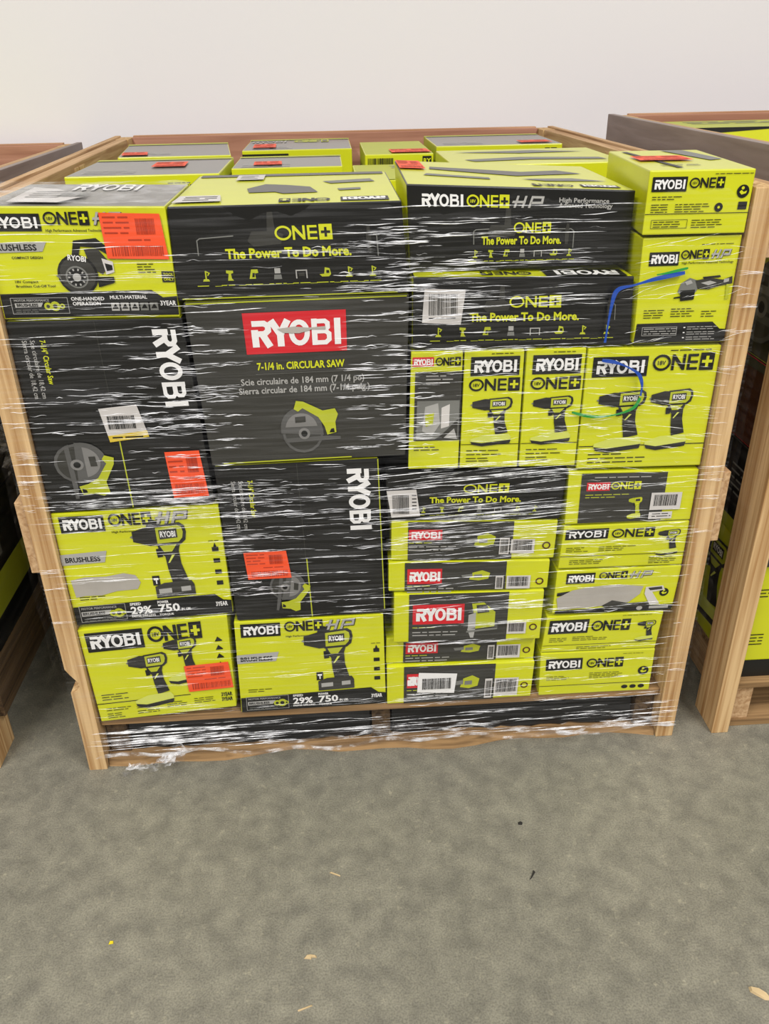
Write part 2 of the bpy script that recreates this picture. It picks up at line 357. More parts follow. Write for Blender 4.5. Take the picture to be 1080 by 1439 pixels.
    def grinder(s, fu, fv, wd, ht, lay=2):
        t0 = s.local(fu, fv, 1); t = lambda x, y: t0(x*wd, -y*ht)
        P = lambda pts, m, l=lay: s.add([t(x, y) for x, y in pts], [tuple(range(len(pts)-1, -1, -1))], m, l)
        P([(.06, .55), (.10, .30), (.24, .14), (.38, .22), (.40, .50), (.36, .62), (.10, .64)], 'grey_mid')
        P([(.10, .52), (.36, .50), (.36, .80), (.12, .84)], 'ink', lay+1); P([(.0, .72), (.14, .68), (.14, .74), (.0, .76)], 'ink', lay+1)
        P([(.34, .22), (.60, .16), (.82, .22), (.98, .12), (1.0, .34), (.78, .40), (.60, .50), (.40, .48)], 'grey', lay+1)
        P([(.46, .12), (.76, .08), (.78, .14), (.48, .18)], 'ink', lay+2)
        P([(.44, .30), (.60, .24), (.72, .30), (.58, .38)], 'grey_lt', lay+2); P([(.16, .26), (.26, .20), (.30, .30), (.20, .36)], 'grey_lt', lay+2)
        P([(.84, .20), (.93, .18), (.93, .28), (.84, .30)], 'grey_lt', lay+2)
        P([(.90, .36), (.96, .36), (.97, .80), (.92, .82)], 'lime_dull', lay+1)
    def icons(s, fv, u0, u1, size, m='lime_dull', lay=1, n=8, caps=True, seed=0):
        """row of small tool marks over a thin caption line"""
        r = random.Random(seed+5)
        for i in range(n):
            u = u0+(u1-u0)*(i+0.5)/n; t = s.local(u, fv, size)
            k = i % 8
            if k in (0, 6, 7): s.stroke(t, [(0, 0), (0, .9)], .12, m, lay); s.lpoly(t, [(-.3, 0), (.3, 0), (.2, .2), (-.2, .2)], m, lay); s.stroke(t, [(0, .85), (.3, .7), (.15, .5)], .1, m, lay)
            elif k == 1: s.lpoly(t, [(-.3, .9), (.3, .85), (.3, .65), (.1, .6), (.15, .2), (.3, 0), (-.2, 0), (-.1, .6), (-.3, .65)], m, lay)
            elif k == 2: s.lpoly(t, [(-.4, .1), (-.2, .9), (.35, .9), (.4, .6), (.1, .55), (.15, .1)], m, lay); s.lpoly(t, [(-.15, .25), (.05, .25), (.1, .6), (-.1, .6)], 'ink', lay+1)
            elif k == 3: s.lpoly(t, [(-.25, .5), (.25, .5), (.25, .95), (-.25, .95)], 'grey_lt', lay); s.lpoly(t, [(-.35, 0), (.35, 0), (.3, .4), (-.3, .4)], 'grey_mid', lay)
            elif k == 4: s.stroke(t, [(-.45, .0), (-.45, .7), (.45, .7), (.45, .0)], .1, 'grey_lt', lay); s.lpoly(t, [(-.25, .2), (.25, .2), (.25, .5), (-.25, .5)], 'grey', lay)
            else: s.lpoly(t, [(-.5, .3), (-.1, .35), (.0, .9), (.4, .8), (.5, .3), (.3, .1), (-.3, .1)], m, lay); s.lpoly(t, [(.1, .4), (.35, .4), (.35, .65), (.1, .65)], 'ink', lay+1)
            if caps: s.lines(u-size*0.8/s.f.W, fv+size*0.35/s.f.H, size*1.5, 1, size*0.26, m, lay, i+seed)
        if caps:
            v = fv+size*0.42/s.f.H
            for i in range(n-1):
                a = u0+(u1-u0)*(i+0.84)/n; s.rect(a, v, a+(u1-u0)*0.3/n, v+0.0007/s.f.H, m, lay)
    def build(s, name, parent, base):
        b = Vector(base)
        return link(name, [v-b for v in s.v], s.fc, s.m, parent, s.mi)

# ------------------------------------------------------------------ room
struct(box('floor', -9, 10, -9, 1.47, -0.12, 0.0, 'concrete', bevel=0))
struct(box('wall_back', -9, 10, 1.47, 1.62, -0.12, 6.0, 'wall_paint', bevel=0))

# ------------------------------------------------------------------ crates: post frames with pallets
SK = -0.036/1.33          # the middle frame stands a little racked: its sides run off to the left towards the wall
def crate(label, x0, x1, y0, y1, h, group, sk=0.0, notch=False, mid=(0.478, 0.62), wrapped=False, frontposts=(True, True), low=False):
    base = (x0, y0, 0); T = thing('wooden_crate_frame', label, 'crate', base, group)
    sh = lambda y: sk*(y-y0)
    def beam(n, xa, xb, ya, yb, za, zb, m, bv=0.0015, par=None):
        c = [(xa+sh(ya), ya, za), (xb+sh(ya), ya, za), (xb+sh(yb), yb, za), (xa+sh(yb), yb, za)]
        c += [(a, b, zb) for a, b, _ in c]
        return hexa(n, c, [m], par or T, base, None, bv)
    pw, pd = 0.036, 0.089
    for k, xa in enumerate((x0, x1-pw)):
        if not frontposts[k]: continue
        if notch and k == 0:      # broken bite out of the outer edge of this post
            pr = [(0, 0), (0.036, 0), (0.036, h), (0, h), (0, 0.262), (0.006, 0.250), (0.012, 0.240), (0.020, 0.228), (0.0185, 0.222), (0.022, 0.217), (0.015, 0.212), (0.012, 0.207), (0.001, 0.2045)]
            n = len(pr); v = [(xa+a-x0, 0, b) for a, b in pr]+[(xa+a-x0, pd, b) for a, b in pr]
            f = [tuple(range(n)), tuple(range(2*n-1, n-1, -1))]+[(i, n+i, n+(i+1) % n, (i+1) % n) for i in range(n)]
            o = link('post', v, f, ['pine_z'], T)
            bm = bmesh.new(); bm.from_mesh(o.data); bmesh.ops.recalc_face_normals(bm, faces=bm.faces[:]); bm.to_mesh(o.data); bm.free()
        else: beam('post', xa, xa+pw, y0, y0+pd, 0, h, 'pine_z')
    for xa in (x0, x1-pw): beam('post', xa, xa+pw, y1-pd, y1, 0, h-0.004, 'pine_z')
    for xa in (x0, x1-pw): beam('post', xa+0.002, xa+pw-0.002, (y0+y1)/2-0.045, (y0+y1)/2+0.045, 0.10, h-0.012, 'pine_z')
    sm = 'greyboard_y' if wrapped else 'pine_y'
    for s_, xa in ((-1, x0-0.016), (1, x1)):
        beam('side_board', xa, xa+0.016, y0+0.004, y1, h-0.105, h, sm)
        if low: beam('side_board', xa, xa+0.016, y0+.05, y1, .095, .195, 'old_shade_y')
        if not wrapped: beam('side_board', xa, xa+0.016, y0+0.004, y1, mid[0], mid[1], 'pine_y')
        xi = x0 if s_ < 0 else x1-pw
        beam('top_rail', xi+0.004, xi+pw-0.004, y0+(pd if s_ < 0 or wrapped else .34), y1-pd, h-0.05, h-0.004, 'pine_y')
    beam('back_board', x0+pw, x1-pw, y1-0.030, y1-0.012, h-0.30, h-0.004, 'ply_x')
    beam('top_rail', x0+pw, x1-pw, y1-0.012, y1+0.004, h-0.06, h, 'pine_x')
    return T
def pallet(label, x0, x1, y0, y1, zt, group, front=True, sm='old_shade_y'):
    base = (x0, y0, 0); T = thing('wooden_pallet', label, 'pallet', base, group)
    for xa, xb in ((x0+0.004, x0+0.045), ((x0+x1)/2-0.026, (x0+x1)/2+0.012), (x1-0.042, x1-0.004)):
        box('stringer', xa, xb, y0+0.012, y1-0.02, 0.016, zt-0.016, sm, T, base)
    n = 7; st = (y1-y0)/n
    for i in range(n):
        ya = y0+i*st
        box('deck_board', x0, x1, ya, ya+st*0.74, zt-0.016, zt, 'old_x', T, base)
    for i in range(3):
        ya = y0+0.006+(y1-y0-0.12)*i/2
        # wavy-edged bottom board
        if i == 0 and front:
            N = 24; v = []; r = random.Random(3)
            for k in range(N+1):
                x = (x1-x0)*k/N; wv = 0.008*math.sin(k*0.55)+0.006*math.sin(k*1.3+1)+r.uniform(-.0015, .0015)
                hz = 0.017+0.004*math.sin(k*0.4+2)
                v += [(x, -0.004-wv, 0), (x, 0.10, 0), (x, 0.10, hz), (x, 0.004-wv, hz)]
            f = []
            for k in range(N):
                for e in range(4): f.append((k*4+e, k*4+(e+1) % 4, k*4+4+(e+1) % 4, k*4+4+e))
            f += [(3, 2, 1, 0), (N*4, N*4+1, N*4+2, N*4+3)]
            o = link('bottom_board', v, f, ['old_x'], T)
            bm = bmesh.new(); bm.from_mesh(o.data); bmesh.ops.recalc_face_normals(bm, faces=bm.faces[:]); bm.to_mesh(o.data); bm.free()
        else: box('bottom_board', x0, x1, ya, ya+0.10, 0, 0.016, 'old_x', T, base)
    return T
ZT = 0.119
crate('open wooden post frame around the middle pallet, notch broken in its left front post', 0, 1.22, 0.0, 1.331, 1.097, 'wooden crate frames', SK, True)
pallet('weathered wooden pallet under the middle load of cartons', 0.038, 1.182, 0.016, 1.24, ZT, 'wooden pallets')
crate('wooden crate frame at the left edge, its side board wrapped in grey film', -1.40, -0.186, 0.02, 1.42, 1.076, 'wooden crate frames', 0, False, (0.60, 0.74), True, low=True)
pallet('wooden pallet under the load at the left edge, mostly out of view', -1.362, -0.224, 0.05, 1.34, 0.135, 'wooden pallets', False)
crate('wooden crate frame at the right edge of the photo, taller than the middle one', 1.305, 2.55, 0.0, 1.105, 1.138, 'wooden crate frames', 0, False, (0.60, 0.72), True)
pallet('wooden pallet under the load at the right edge, stringer end showing beside post', 1.345, 2.51, 0.012, 1.04, 0.125, 'wooden pallets', False, 'pine_y')

# ------------------------------------------------------------------ cartons
def carton(label, quad, depth, y0=0.012, front='lime', top='lime', side='lime', group='cartons in the front of the middle load', cat='box', sk=0.0, shrink=0.0008):
    (ax, az), (bx, bz), (cx, cz), (dx, dz) = quad       # front face TL TR BR BL as (x, z)
    e = shrink; ax += e; dx += e; bx -= e; cx -= e; az -= e; bz -= e; cz += e; dz += e
    base = ((dx+cx)/2, y0+depth/2, min(cz, dz))
    T = thing('power_tool_carton', label, cat, base, group)
    sd = sk*depth
    c8 = [(dx, y0, dz), (cx, y0, cz), (cx+sd, y0+depth, cz), (dx+sd, y0+depth, dz), (ax, y0, az), (bx, y0, bz), (bx+sd, y0+depth, bz), (ax+sd, y0+depth, az)]
    ms = [front, top, side]
    hexa('carton_body', c8, ms, T, base, [2, 1, 0, 2, 2, 2], 0.0022)
    F = Face((ax, y0, az), (bx, y0, bz), (cx, y0, cz), (dx, y0, dz))
    TOP = Face(c8[7], c8[6], c8[5], c8[4])
    FLIP = Face(c8[5], c8[4], c8[7], c8[6])       # the top, read from the far side
    return T, base, F, TOP, FLIP
def part(C, name, fn, face=None):
    p = Print(face or C[2]); fn(p); return p.build(name, C[0], C[1])
def panel(C, u0, v0, u1, v1, m='ink', tc='white', face=None, lay=1, inner=None):
    """dark or red brand panel with the brand word as its sub-part"""
    F = face or C[2]
    p = Print(F); p.rect(u0, v0, u1, v1, m, lay); o = p.build('brand_panel', C[0], C[1])
    q = Print(F); W = (u1-u0)*F.W; H = (v1-v0)*F.H
    q.word(u0+0.08*(u1-u0), v1-0.17*(v1-v0), W*0.86, H*0.64, tc, lay+1)
    q.build('brand_lettering', o, (0, 0, 0)).location = (0, 0, 0)
    ch = o.children[0]
    for v in ch.data.vertices: v.co -= Vector(C[1])
    return o
def series(C, u0, v0, u1, v1, m='ink', bg='lime', hp=0.0, face=None, lay=2, hpm='grey_lt'):
    F = face or C[2]
    return part(C, 'series_lettering', lambda p: p.series(u0, v1, (u1-u0)*F.W, (v1-v0)*F.H, m, bg, lay, hp*F.W, hpm=hpm), F)
def sticker(C, pts, m='orange', fn=None, face=None, name='price_sticker', label='orange sticker'):
    p = Print(face or C[2]); p.poly(pts, m, 6); o = p.build(name, C[0], C[1]); o['label'] = label
    if fn:
        q = Print(face or C[2]); fn(q); r = q.build('sticker_print', o, C[1])
    return o
def orange(C, u0, v0, u1, v1, sk=0.0, seed=1, face=None):
    du, dv = u1-u0, v1-v0
    def pr(p):
        p.lines(u0+.05*du, v0+.08*dv, .40*du*p.f.W, 4, .11*dv*p.f.H, 'orange_dk', 7, seed, .3)
        p.barcode(u0+.55*du, v0+.12*dv, u0+.85*du, v0+.46*dv, 'orange_dk', 7, seed)
        p.barcode(u0+.12*du, v0+.70*dv, u0+.95*du, v0+.92*dv, 'orange_dk', 7, seed+3)
        p.lines(u0+.4*du, v0+.56*dv, .45*du*p.f.W, 1, .10*dv*p.f.H, 'orange_dk', 7, seed+9, .3)
    return sticker(C, [(u0, v0), (u1-.06*du, v0+sk), (u1, v1), (u0+.03*du, v1-sk)], 'orange', pr, face)
def spec_band(C, v0, v1, items, cut=0.9, dv=0.06):
    """black strip along the foot of a carton with white lettering"""
    o = part(C, 'spec_band', lambda p: p.poly([(0.005, v0+.03), (cut, v0), (cut+.05, v0+dv), (1, v0+dv+.01), (.998, v1), (0.005, v1)], 'ink', 1))
    F = C[2]; p = Print(F); d = v1-v0
    p.frame(.04, v0+.12*d, .33, v1-.1*d, .0008, 'grey_lt', 2)
    p.text('MOTOR PERFORMANCE', .055, v0+.30*d, .10*d*F.H, 'grey_lt', 2, .01, width=.22*F.W)
    p.poly([(.05, v0+.40*d), (.24, v0+.38*d), (.22, v0+.60*d), (.05, v0+.62*d)], 'grey_lt', 2)
    p.text('BRUSHLESS', .058, v0+.56*d, .12*d*F.H, 'ink', 3, .03, width=.14*F.W)
    for cu, r_ in ((.25, .16), (.285, .22), (.315, .10)):
        t = p.local(cu, v0+.55*d, F.H*d); p.disc(t, 0, 0, r_, r_, 'lime_dull', 3, 12); p.disc(t, 0, 0, r_*.45, r_*.45, 'ink', 4, 10)
    p.lines(.06, v0+.74*d, .25*F.W, 2, .09*d*F.H, 'grey_mid', 2, 4)
    for it in items:
        u, vv, h, st, wd = it; p.text(st, u, v0+vv*d, h*d*F.H, 'white', 2, .03, width=wd*F.W)
    q = p.build('band_lettering', o, C[1])
def small(C, *spec, m='ink'):
    """small print blocks: (fu, fv, width fraction, rows, row pitch in metres)"""
    def fn(p):
        for i, (u, v, wd, n, pt) in enumerate(spec): p.lines(u, v, wd*p.f.W, n, pt, m, 1, i+int(u*100))
    return part(C, 'small_print', fn)

CUT = []  # carton handles kept for later
# ---- left column
C = carton('yellow carton with a cut-off saw picture and large orange sticker, top left corner of load', [(.0365, 1.099), (.305, 1.092), (.305, .927), (.0365, .932)], .245, top='grey_top', side='lime')
panel(C, .02, .06, .315, .21); series(C, .335, .045, .58, .155, hp=.16)
part(C, 'tagline', lambda p: p.text('High Performance Advanced Technology', .335, .215, .0038, 'ink', 1, .01, width=.085))
part(C, 'brushless_tab', lambda p: (p.poly([(.0, .315), (.325, .30), (.295, .385), (.0, .40)], 'grey_lt', 1), p.text('BRUSHLESS', .02, .375, .0085, 'ink', 2, .03, width=.066)))
part(C, 'tool_picture', lambda p: p.cutoff(.34, .27, .088, .086))
part(C, 'caption', lambda p: (p.text('18V Compact', .11, .665, .0036, 'ink', 1, .01, width=.034), p.text('Brushless Cut-Off Tool', .11, .705, .0036, 'ink', 1, .01, width=.058)))
part(C, 'caption', lambda p: p.text('COMPACT DESIGN', .12, .45, .0034, 'ink', 1, .02, width=.045))
part(C, 'tool_only_badge', lambda p: (p.rect(.93, .57, .998, .67, 'ink', 1), p.text('TOOL', .938, .61, .004, 'lime', 2, .02, width=.0155), p.text('ONLY', .938, .655, .004, 'lime', 2, .02, width=.0155)))
o = part(C, 'spec_band', lambda p: p.poly([(.01, .765), (.86, .74), (.92, .81), (1, .80), (.998, .975), (.01, .985)], 'ink', 1))
def fn(p):
    p.frame(.06, .80, .38, .95, .0007, 'grey_lt', 2); p.text('MOTOR PERFORMANCE', .08, .835, .0034, 'grey_lt', 2, .01, width=.052)
    p.poly([(.08, .85), (.24, .845), (.225, .885), (.08, .89)], 'grey_lt', 2); p.text('BRUSHLESS', .09, .88, .0042, 'ink', 3, .03, width=.032)
    for cu, r_ in ((.265, .006), (.305, .0075), (.345, .004)):
        t = p.local(cu, .88, 1); p.disc(t, 0, 0, r_, r_, 'lime_dull', 3, 12); p.disc(t, 0, 0, r_*.45, r_*.45, 'grey', 4, 10)
    p.text('ONE-HANDED', .40, .83, .0052, 'white', 2, .02, width=.050); p.text('OPERATION', .405, .875, .0052, 'white', 2, .02, width=.042)
    p.text('MULTI-MATERIAL', .62, .82, .0052, 'white', 2, .02, width=.056)
    for k in range(5): p.rect(.62+k*.055, .855, .665+k*.055, .93, 'grey_lt' if k < 3 else 'grey_mid', 2); p.poly([(.625+k*.055, .91), (.645+k*.055, .86), (.66+k*.055, .91)], 'ink', 3)
    p.text('3YEAR', .90, .885, .007, 'white', 2, .02, width=.024); p.lines(.08, .91, .05, 2, .003, 'grey_mid', 2, 3)
p = Print(C[2]); fn(p); p.build('band_lettering', o, C[1])
orange(C, .635, .05, .985, .46, .01, 2)
small(C, (.80, .50, .1, 4, .004))
part(C, 'top_lettering', lambda p: (p.word(.34, .34, .105, .024, 'white', 1, 0, 3.0)), C[3])
sticker(C, [(.10, .25), (.26, .33), (.50, .66), (.40, .92), (.12, .90)], 'paper', lambda p: (p.lines(.17, .45, .05, 4, .02, 'grey_mid', 7, 2), p.barcode(.34, .5, .5, .7, 'grey_mid', 7, 3)), C[3], 'shipping_label', 'white shipping label')

def rotated_saw_box(C, tu, sticker_fn, bu, bv0, bv1, sawargs):
    F = C[2]
    def t1(p):
        L_ = (bv1-bv0)*F.H; h = .135*F.W
        p.word(bu, bv0, L_, h, 'white', 1, math.pi/2)
    part(C, 'brand_lettering', t1)
    def t2(p):
        p.text('7-1/4" Circular Saw', tu, .09, .0085, 'lime', 1, .02, width=.072, rot=math.pi/2)
        p.text('Scie circulaire de 18,42 cm', tu-.055, .09, .0075, 'grey_lt', 1, .01, width=.095, rot=math.pi/2)
        p.text('Sierra circular de 18,42 cm', tu-.10, .09, .0075, 'grey_lt', 1, .01, width=.095, rot=math.pi/2)
    part(C, 'product_lettering', t2)
    part(C, 'tool_picture', lambda p: p.saw(*sawargs))
    part(C, 'flap_seam', lambda p: (p.rect(.497, .004, .501, .996, 'grey', 1), p.rect(.501, .6, .508, .996, 'lime_dull', 1)))
C = carton('black circular saw carton on its side with white barcode label and orange sticker, far left', [(.0365, .930), (.308, .927), (.322, .600), (.037, .593)], .30, front='black', top='lime', side='black')
rotated_saw_box(C, .17, None, .815, .055, .445, (.27, .765, .10, .10, 2, math.pi*.5, 1))
sticker(C, [(.42, .44), (.645, .425), (.685, .60), (.45, .62)], 'paper', lambda p: (p.barcode(.46, .48, .62, .55, 'ink', 8, 7), p.poly([(.445, .585), (.68, .565), (.685, .60), (.45, .62)], 'yellow_tag', 7), p.lines(.47, .592, .05, 1, .008, 'ink', 8, 2)), None, 'barcode_label', 'white and yellow barcode label')
orange(C, .755, .69, .975, .955, .0, 5)

def brushless(C, patch=False, u=0.0):
    panel(C, .04, .025, .305, .165); series(C, .335, .02, .59, .125, hp=.20)
    part(C, 'tagline', lambda p: p.text('High Performance Advanced Technology', .34, .185, .0038, 'ink', 1, .01, width=.105))
    part(C, 'brushless_tab', lambda p: (p.poly([(.0, .35), (.285, .335), (.262, .435), (.0, .445)], 'grey_lt', 1), p.text('BRUSHLESS', .025, .42, .0095, 'ink', 2, .03, width=.062)))
    part(C, 'tool_picture', lambda p: (p.drill(.44, .12, .100, .165, 2, True, False), p.poly([(.54, .69), (.60, .66), (.77, .65), (.785, .69), (.785, .79), (.54, .80)], 'grey', 2), p.poly([(.56, .715), (.64, .71), (.64, .755), (.56, .76)], 'grey_lt', 3), p.poly([(.70, .705), (.76, .70), (.76, .745), (.70, .75)], 'grey_lt', 3)))
    part(C, 'hammer_mark', lambda p: (p.rect(.53, .59, .575, .68, 'ink', 1), p.rect(.538, .61, .567, .63, 'white', 2), p.rect(.549, .61, .557, .665, 'white', 2)))
    part(C, 'feature_icons', lambda p: [p.rect(.925, .36+.105*k, .965, .40+.105*k, 'ink', 1) for k in range(4)]+[p.poly([(.935, .36), (.945, .32), (.955, .36)], 'ink', 1), p.lines(.91, .30, .018, 1, .004, 'ink', 1, 2)])
    small(C, (.06, .74, .16, 2, .005))
    spec_band(C, .80, .995, [(.36, .26, .12, 'SPEED', .07), (.36, .68, .34, '29%', .135), (.36, .84, .09, 'FASTER DRILLING', .15), (.535, .26, .12, 'POWER', .07), (.535, .68, .36, '750', .135), (.68, .68, .12, 'IN. LBS.', .06), (.535, .86, .09, 'TORQUE', .09), (.90, .60, .2, '3YEAR', .075)])
C = carton('yellow brushless drill carton with grey smear across its front, left column', [(.0365, .592), (.327, .594), (.330, .365), (.0365, .354)], .28)
brushless(C)
part(C, 'torn_label_patch', lambda p: p.poly([(.03, .58), (.12, .56), (.25, .565), (.36, .545), (.43, .57), (.455, .64), (.43, .70), (.30, .705), (.2, .735), (.10, .73), (.04, .74)], 'torn_paper', 1))['label'] = 'grey torn label patch'

C = carton('yellow two-drill kit carton with orange sticker, bottom left corner', [(.0365, .346), (.318, .362), (.314, .140), (.042, .1195)], .27, y0=.008)
panel(C, .04, .035, .425, .235); series(C, .46, .03, .82, .19)
part(C, 'tool_picture', lambda p: (p.drill(.27, .30, .080, .125, 2, False, True), p.drill(.535, .17, .066, .105, 2, False, True)))
part(C, 'divider_line', lambda p: p.rect(.0, .795, .68, .803, 'ink', 1))
part(C, 'feature_icons', lambda p: [p.poly([(.90, .25+.09*k), (.92, .20+.09*k), (.95, .24+.09*k), (.95, .25+.09*k)], 'ink', 1) for k in range(4)])
part(C, 'caption', lambda p: (p.text('3YEAR', .90, .86, .009, 'ink', 1, .03, width=.022), p.text('3YEAR', .90, .915, .009, 'ink', 1, .03, width=.022)))
small(C, (.05, .70, .22, 3, .006), (.06, .855, .20, 2, .005), (.06, .915, .14, 3, .005), (.28, .86, .20, 2, .005), (.28, .92, .16, 2, .005), (.50, .86, .16, 3, .005), (.70, .85, .16, 3, .005))
orange(C, .665, .475, .995, .765, .0, 8)

# ---- middle columns
def power_box(C, su, sv, tu, tv, iu, iv, isz, n=8, tl=None, extras=True):
    F = C[2]
    part(C, 'series_lettering', lambda p: p.series(su[0], sv[1], (su[1]-su[0])*F.W, (sv[1]-sv[0])*F.H, 'lime', 'black', 2, v18=False))
    part(C, 'slogan', lambda p: p.text('The Power To Do More.', tu[0], tv[1], (tv[1]-tv[0])*F.H, 'lime', 1, .035, width=(tu[1]-tu[0])*F.W))
    part(C, 'tool_icons', lambda p: p.icons(iv, iu[0], iu[1], isz, 'lime_dull', 1, n))
    if extras:
        def ex(p):
            t = p.local(iu[0]+.03, sv[1], F.H)
            p.stroke(t, [(0, -.14), (0, .02), (.03, .04), (.40, .06)], .012, 'grey_mid', 1)
            t = p.local(iu[1]-.02, sv[1], F.H); p.stroke(t, [(0, -.2), (0, .02), (-.04, .05), (-.35, .05)], .012, 'grey_mid', 1)
            p.lpoly(t, [(-.10, .12), (-.07, .12), (-.06, .02), (-.07, -.15), (-.11, -.15), (-.12, .02)], 'grey', 1)
            t = p.local(su[0]-.12, sv[1], F.H); p.lpoly(t, [(0, 0), (.05, .10), (.22, .10), (.24, .30), (.30, .30), (.31, .10), (.40, .06), (.36, -.04), (.06, -.06)], 'grey', 1)
        part(C, 'outline_art', ex)
C = carton('wide black carton with yellow slogan and yellow top, top row left of centre', [(.3055, 1.091), (.652, 1.091), (.663, .953), (.304, .952)], .37, front='black', top='lime', side='lime')
power_box(C, (.445, .69), (.225, .375), (.225, .765), (.455, .555), (.08, .90), .795, .0175)
part(C, 'edge_stripe', lambda p: p.rect(.02, .977, .95, .99, 'lime_dull', 1))
panel(C, .05, .03, .26, .14, face=C[4]); series(C, .31, .04, .53, .12, face=C[4])
part(C, 'top_picture', lambda p: (p.poly([(.36, .30), (.52, .28), (.56, .34), (.68, .33), (.70, .46), (.62, .60), (.52, .56), (.40, .48)], 'grey', 1), p.poly([(.08, .62), (.30, .58), (.34, .66), (.10, .72)], 'grey_mid', 1), p.poly([(.16, .36), (.26, .34), (.27, .40), (.16, .42)], 'grey_mid', 1), p.rect(.02, .90, .98, .99, 'grey', 1)), C[4])
sticker(C, [(.02, .76), (.20, .76), (.22, .93), (.01, .94)], 'paper', lambda p: p.lines(.05, .80, .05, 3, .016, 'ink', 7, 4), C[3], 'barcode_label', 'white label on top')
sticker(C, [(.22, .08), (.36, .08), (.36, .26), (.22, .26)], 'paper', lambda p: p.lines(.24, .12, .03, 3, .016, 'grey_mid', 7, 4), C[3], 'barcode_label', 'small white label on top')

C = carton('large charcoal circular saw carton with red brand panel, centre of the load', [(.311, .950), (.663, .952), (.656, .675), (.324, .670)], .34, front='grey', top='lime', side='grey')
panel(C, .25, .07, .715, .31, 'red')
part(C, 'product_lettering', lambda p: (p.text('7-1/4 in. CIRCULAR SAW', .29, .405, .0115, 'lime', 1, .03, width=.140), p.text('Scie circulaire de 184 mm (7 1/4 po)', .205, .495, .0105, 'grey_lt', 1, .02, width=.200), p.text('Sierra circular de 184 mm (7-1/4 pulg.)', .19, .55, .0105, 'grey_lt', 1, .02, width=.214), p.rect(.28, .43, .70, .432, 'grey_mid', 1)))
part(C, 'tool_picture', lambda p: p.saw(.515, .775, .098, .095))
part(C, 'scuff_mark', lambda p: p.poly([(.40, .165), (.48, .155), (.54, .165), (.62, .16), (.62, .178), (.56, .175), (.50, .195), (.43, .19)], 'torn_paper', 5))
part(C, 'edge_stripe', lambda p: p.rect(.01, .003, .99, .010, 'lime_dull', 1)); part(C, 'edge_stripe', lambda p: p.rect(.06, .985, .72, .993, 'lime_dull', 1))

C = carton('black circular saw carton on its side with orange sticker, below the red panel carton', [(.326, .669), (.610, .672), (.617, .347), (.334, .346)], .30, front='black', top='lime', side='black')
rotated_saw_box(C, .19, None, .80, .055, .425, (.37, .81, .085, .075, 2, math.pi*.56, 1))
orange(C, .105, .535, .395, .715, .0, 12)
part(C, 'edge_stripe', lambda p: p.rect(.99, .0, .996, .97, 'lime_dull', 1))

C = carton('yellow brushless drill carton in the bottom row, centre', [(.327, .344), (.612, .345), (.614, .124), (.320, .1195)], .28)
brushless(C)

# ---- right columns
C = carton('wide black carton with grey and yellow title over its slogan, top row right of centre', [(.6605, 1.110), (1.0165, 1.092), (1.0165, .979), (.666, .979)], .33, y0=.045, front='black', top='lime', side='lime', sk=.02)
part(C, 'brand_lettering', lambda p: p.word(.065, .245, .063, .0175, 'white', 1))
series(C, .26, .10, .445, .245, 'lime', 'black', hp=.145)
part(C, 'tagline', lambda p: (p.text('High Performance', .665, .17, .0068, 'grey_lt', 1, .02, width=.078), p.text('Advanced Technology', .665, .235, .0068, 'grey_lt', 1, .02, width=.084)))
power_box(C, (.47, .635), (.425, .555), (.325, .685), (.60, .695), (.26, .76), .86, .013, 7)
panel(C, .05, .05, .22, .14, face=C[4]); series(C, .26, .05, .44, .12, face=C[4])
part(C, 'top_picture', lambda p: (p.poly([(.10, .60), (.30, .50), (.45, .42), (.62, .50), (.85, .62), (.84, .72), (.60, .66), (.40, .60), (.20, .72)], 'grey', 1), p.poly([(.05, .30), (.35, .24), (.45, .30), (.2, .38)], 'grey_mid', 1), p.poly([(.6, .25), (.9, .35), (.88, .42), (.6, .32)], 'grey_mid', 1)), C[4])
orange(C, .0, .05, .13, .42, 0, 14, C[3])

C = carton('low black slogan carton with a grey barcode label, second in the right-centre stack', [(.668, .978), (1.019, .969), (1.026, .857), (.667, .862)], .33, front='black', top='lime', side='lime')
power_box(C, (.435, .67), (.265, .425), (.255, .755), (.50, .615), (.06, .94), .83, .0165)
sticker(C, [(.05, .15), (.235, .165), (.215, .655), (.04, .62)], 'paper', lambda p: (p.barcode(.07, .22, .20, .52, 'grey', 7, 9), p.lines(.07, .55, .045, 1, .006, 'ink', 7, 3)), None, 'barcode_label', 'white barcode label')

part(C, 'top_lettering', lambda p: (p.word(.06, .115, .10, .030, 'white', 2), p.rect(.03, .0, .40, .14, 'ink', 1), p.series(.46, .10, .08, .022, 'ink', 'lime', 1)), C[4])
C = carton('narrow grey and yellow carton with small red panel, left of the upright drill boxes', [(.6645, .8585), (.751, .857), (.748, .646), (.659, .6475)], .20, front='lime', side='grey')
part(C, 'grey_field', lambda p: p.rect(.09, .16, .995, .745, 'grey', 1))
panel(C, .03, .04, .44, .115, 'red', lay=2); series(C, .48, .045, .96, .11, lay=2)
def ph(p):
    p.rect(.14, .40, .97, .735, 'grey_mid', 2); p.poly([(.30, .45), (.55, .42), (.60, .60), (.45, .70), (.25, .66)], 'grey_lt', 3); p.poly([(.30, .52), (.48, .50), (.46, .60), (.32, .62)], 'lime_dull', 4); p.poly([(.62, .70), (.95, .56), (.95, .735), (.50, .735)], 'grey', 3); p.poly([(.68, .72), (.88, .64), (.95, .735)], 'grey_lt', 4); p.poly([(.62, .46), (.78, .43), (.78, .62), (.62, .64)], 'paper', 3)
part(C, 'product_photo', ph)
small(C, (.1, .80, .5, 2, .005), m='ink')
part(C, 'caption', lambda p: p.lines(.30, .19, .045, 3, .006, 'grey_lt', 2, 6))
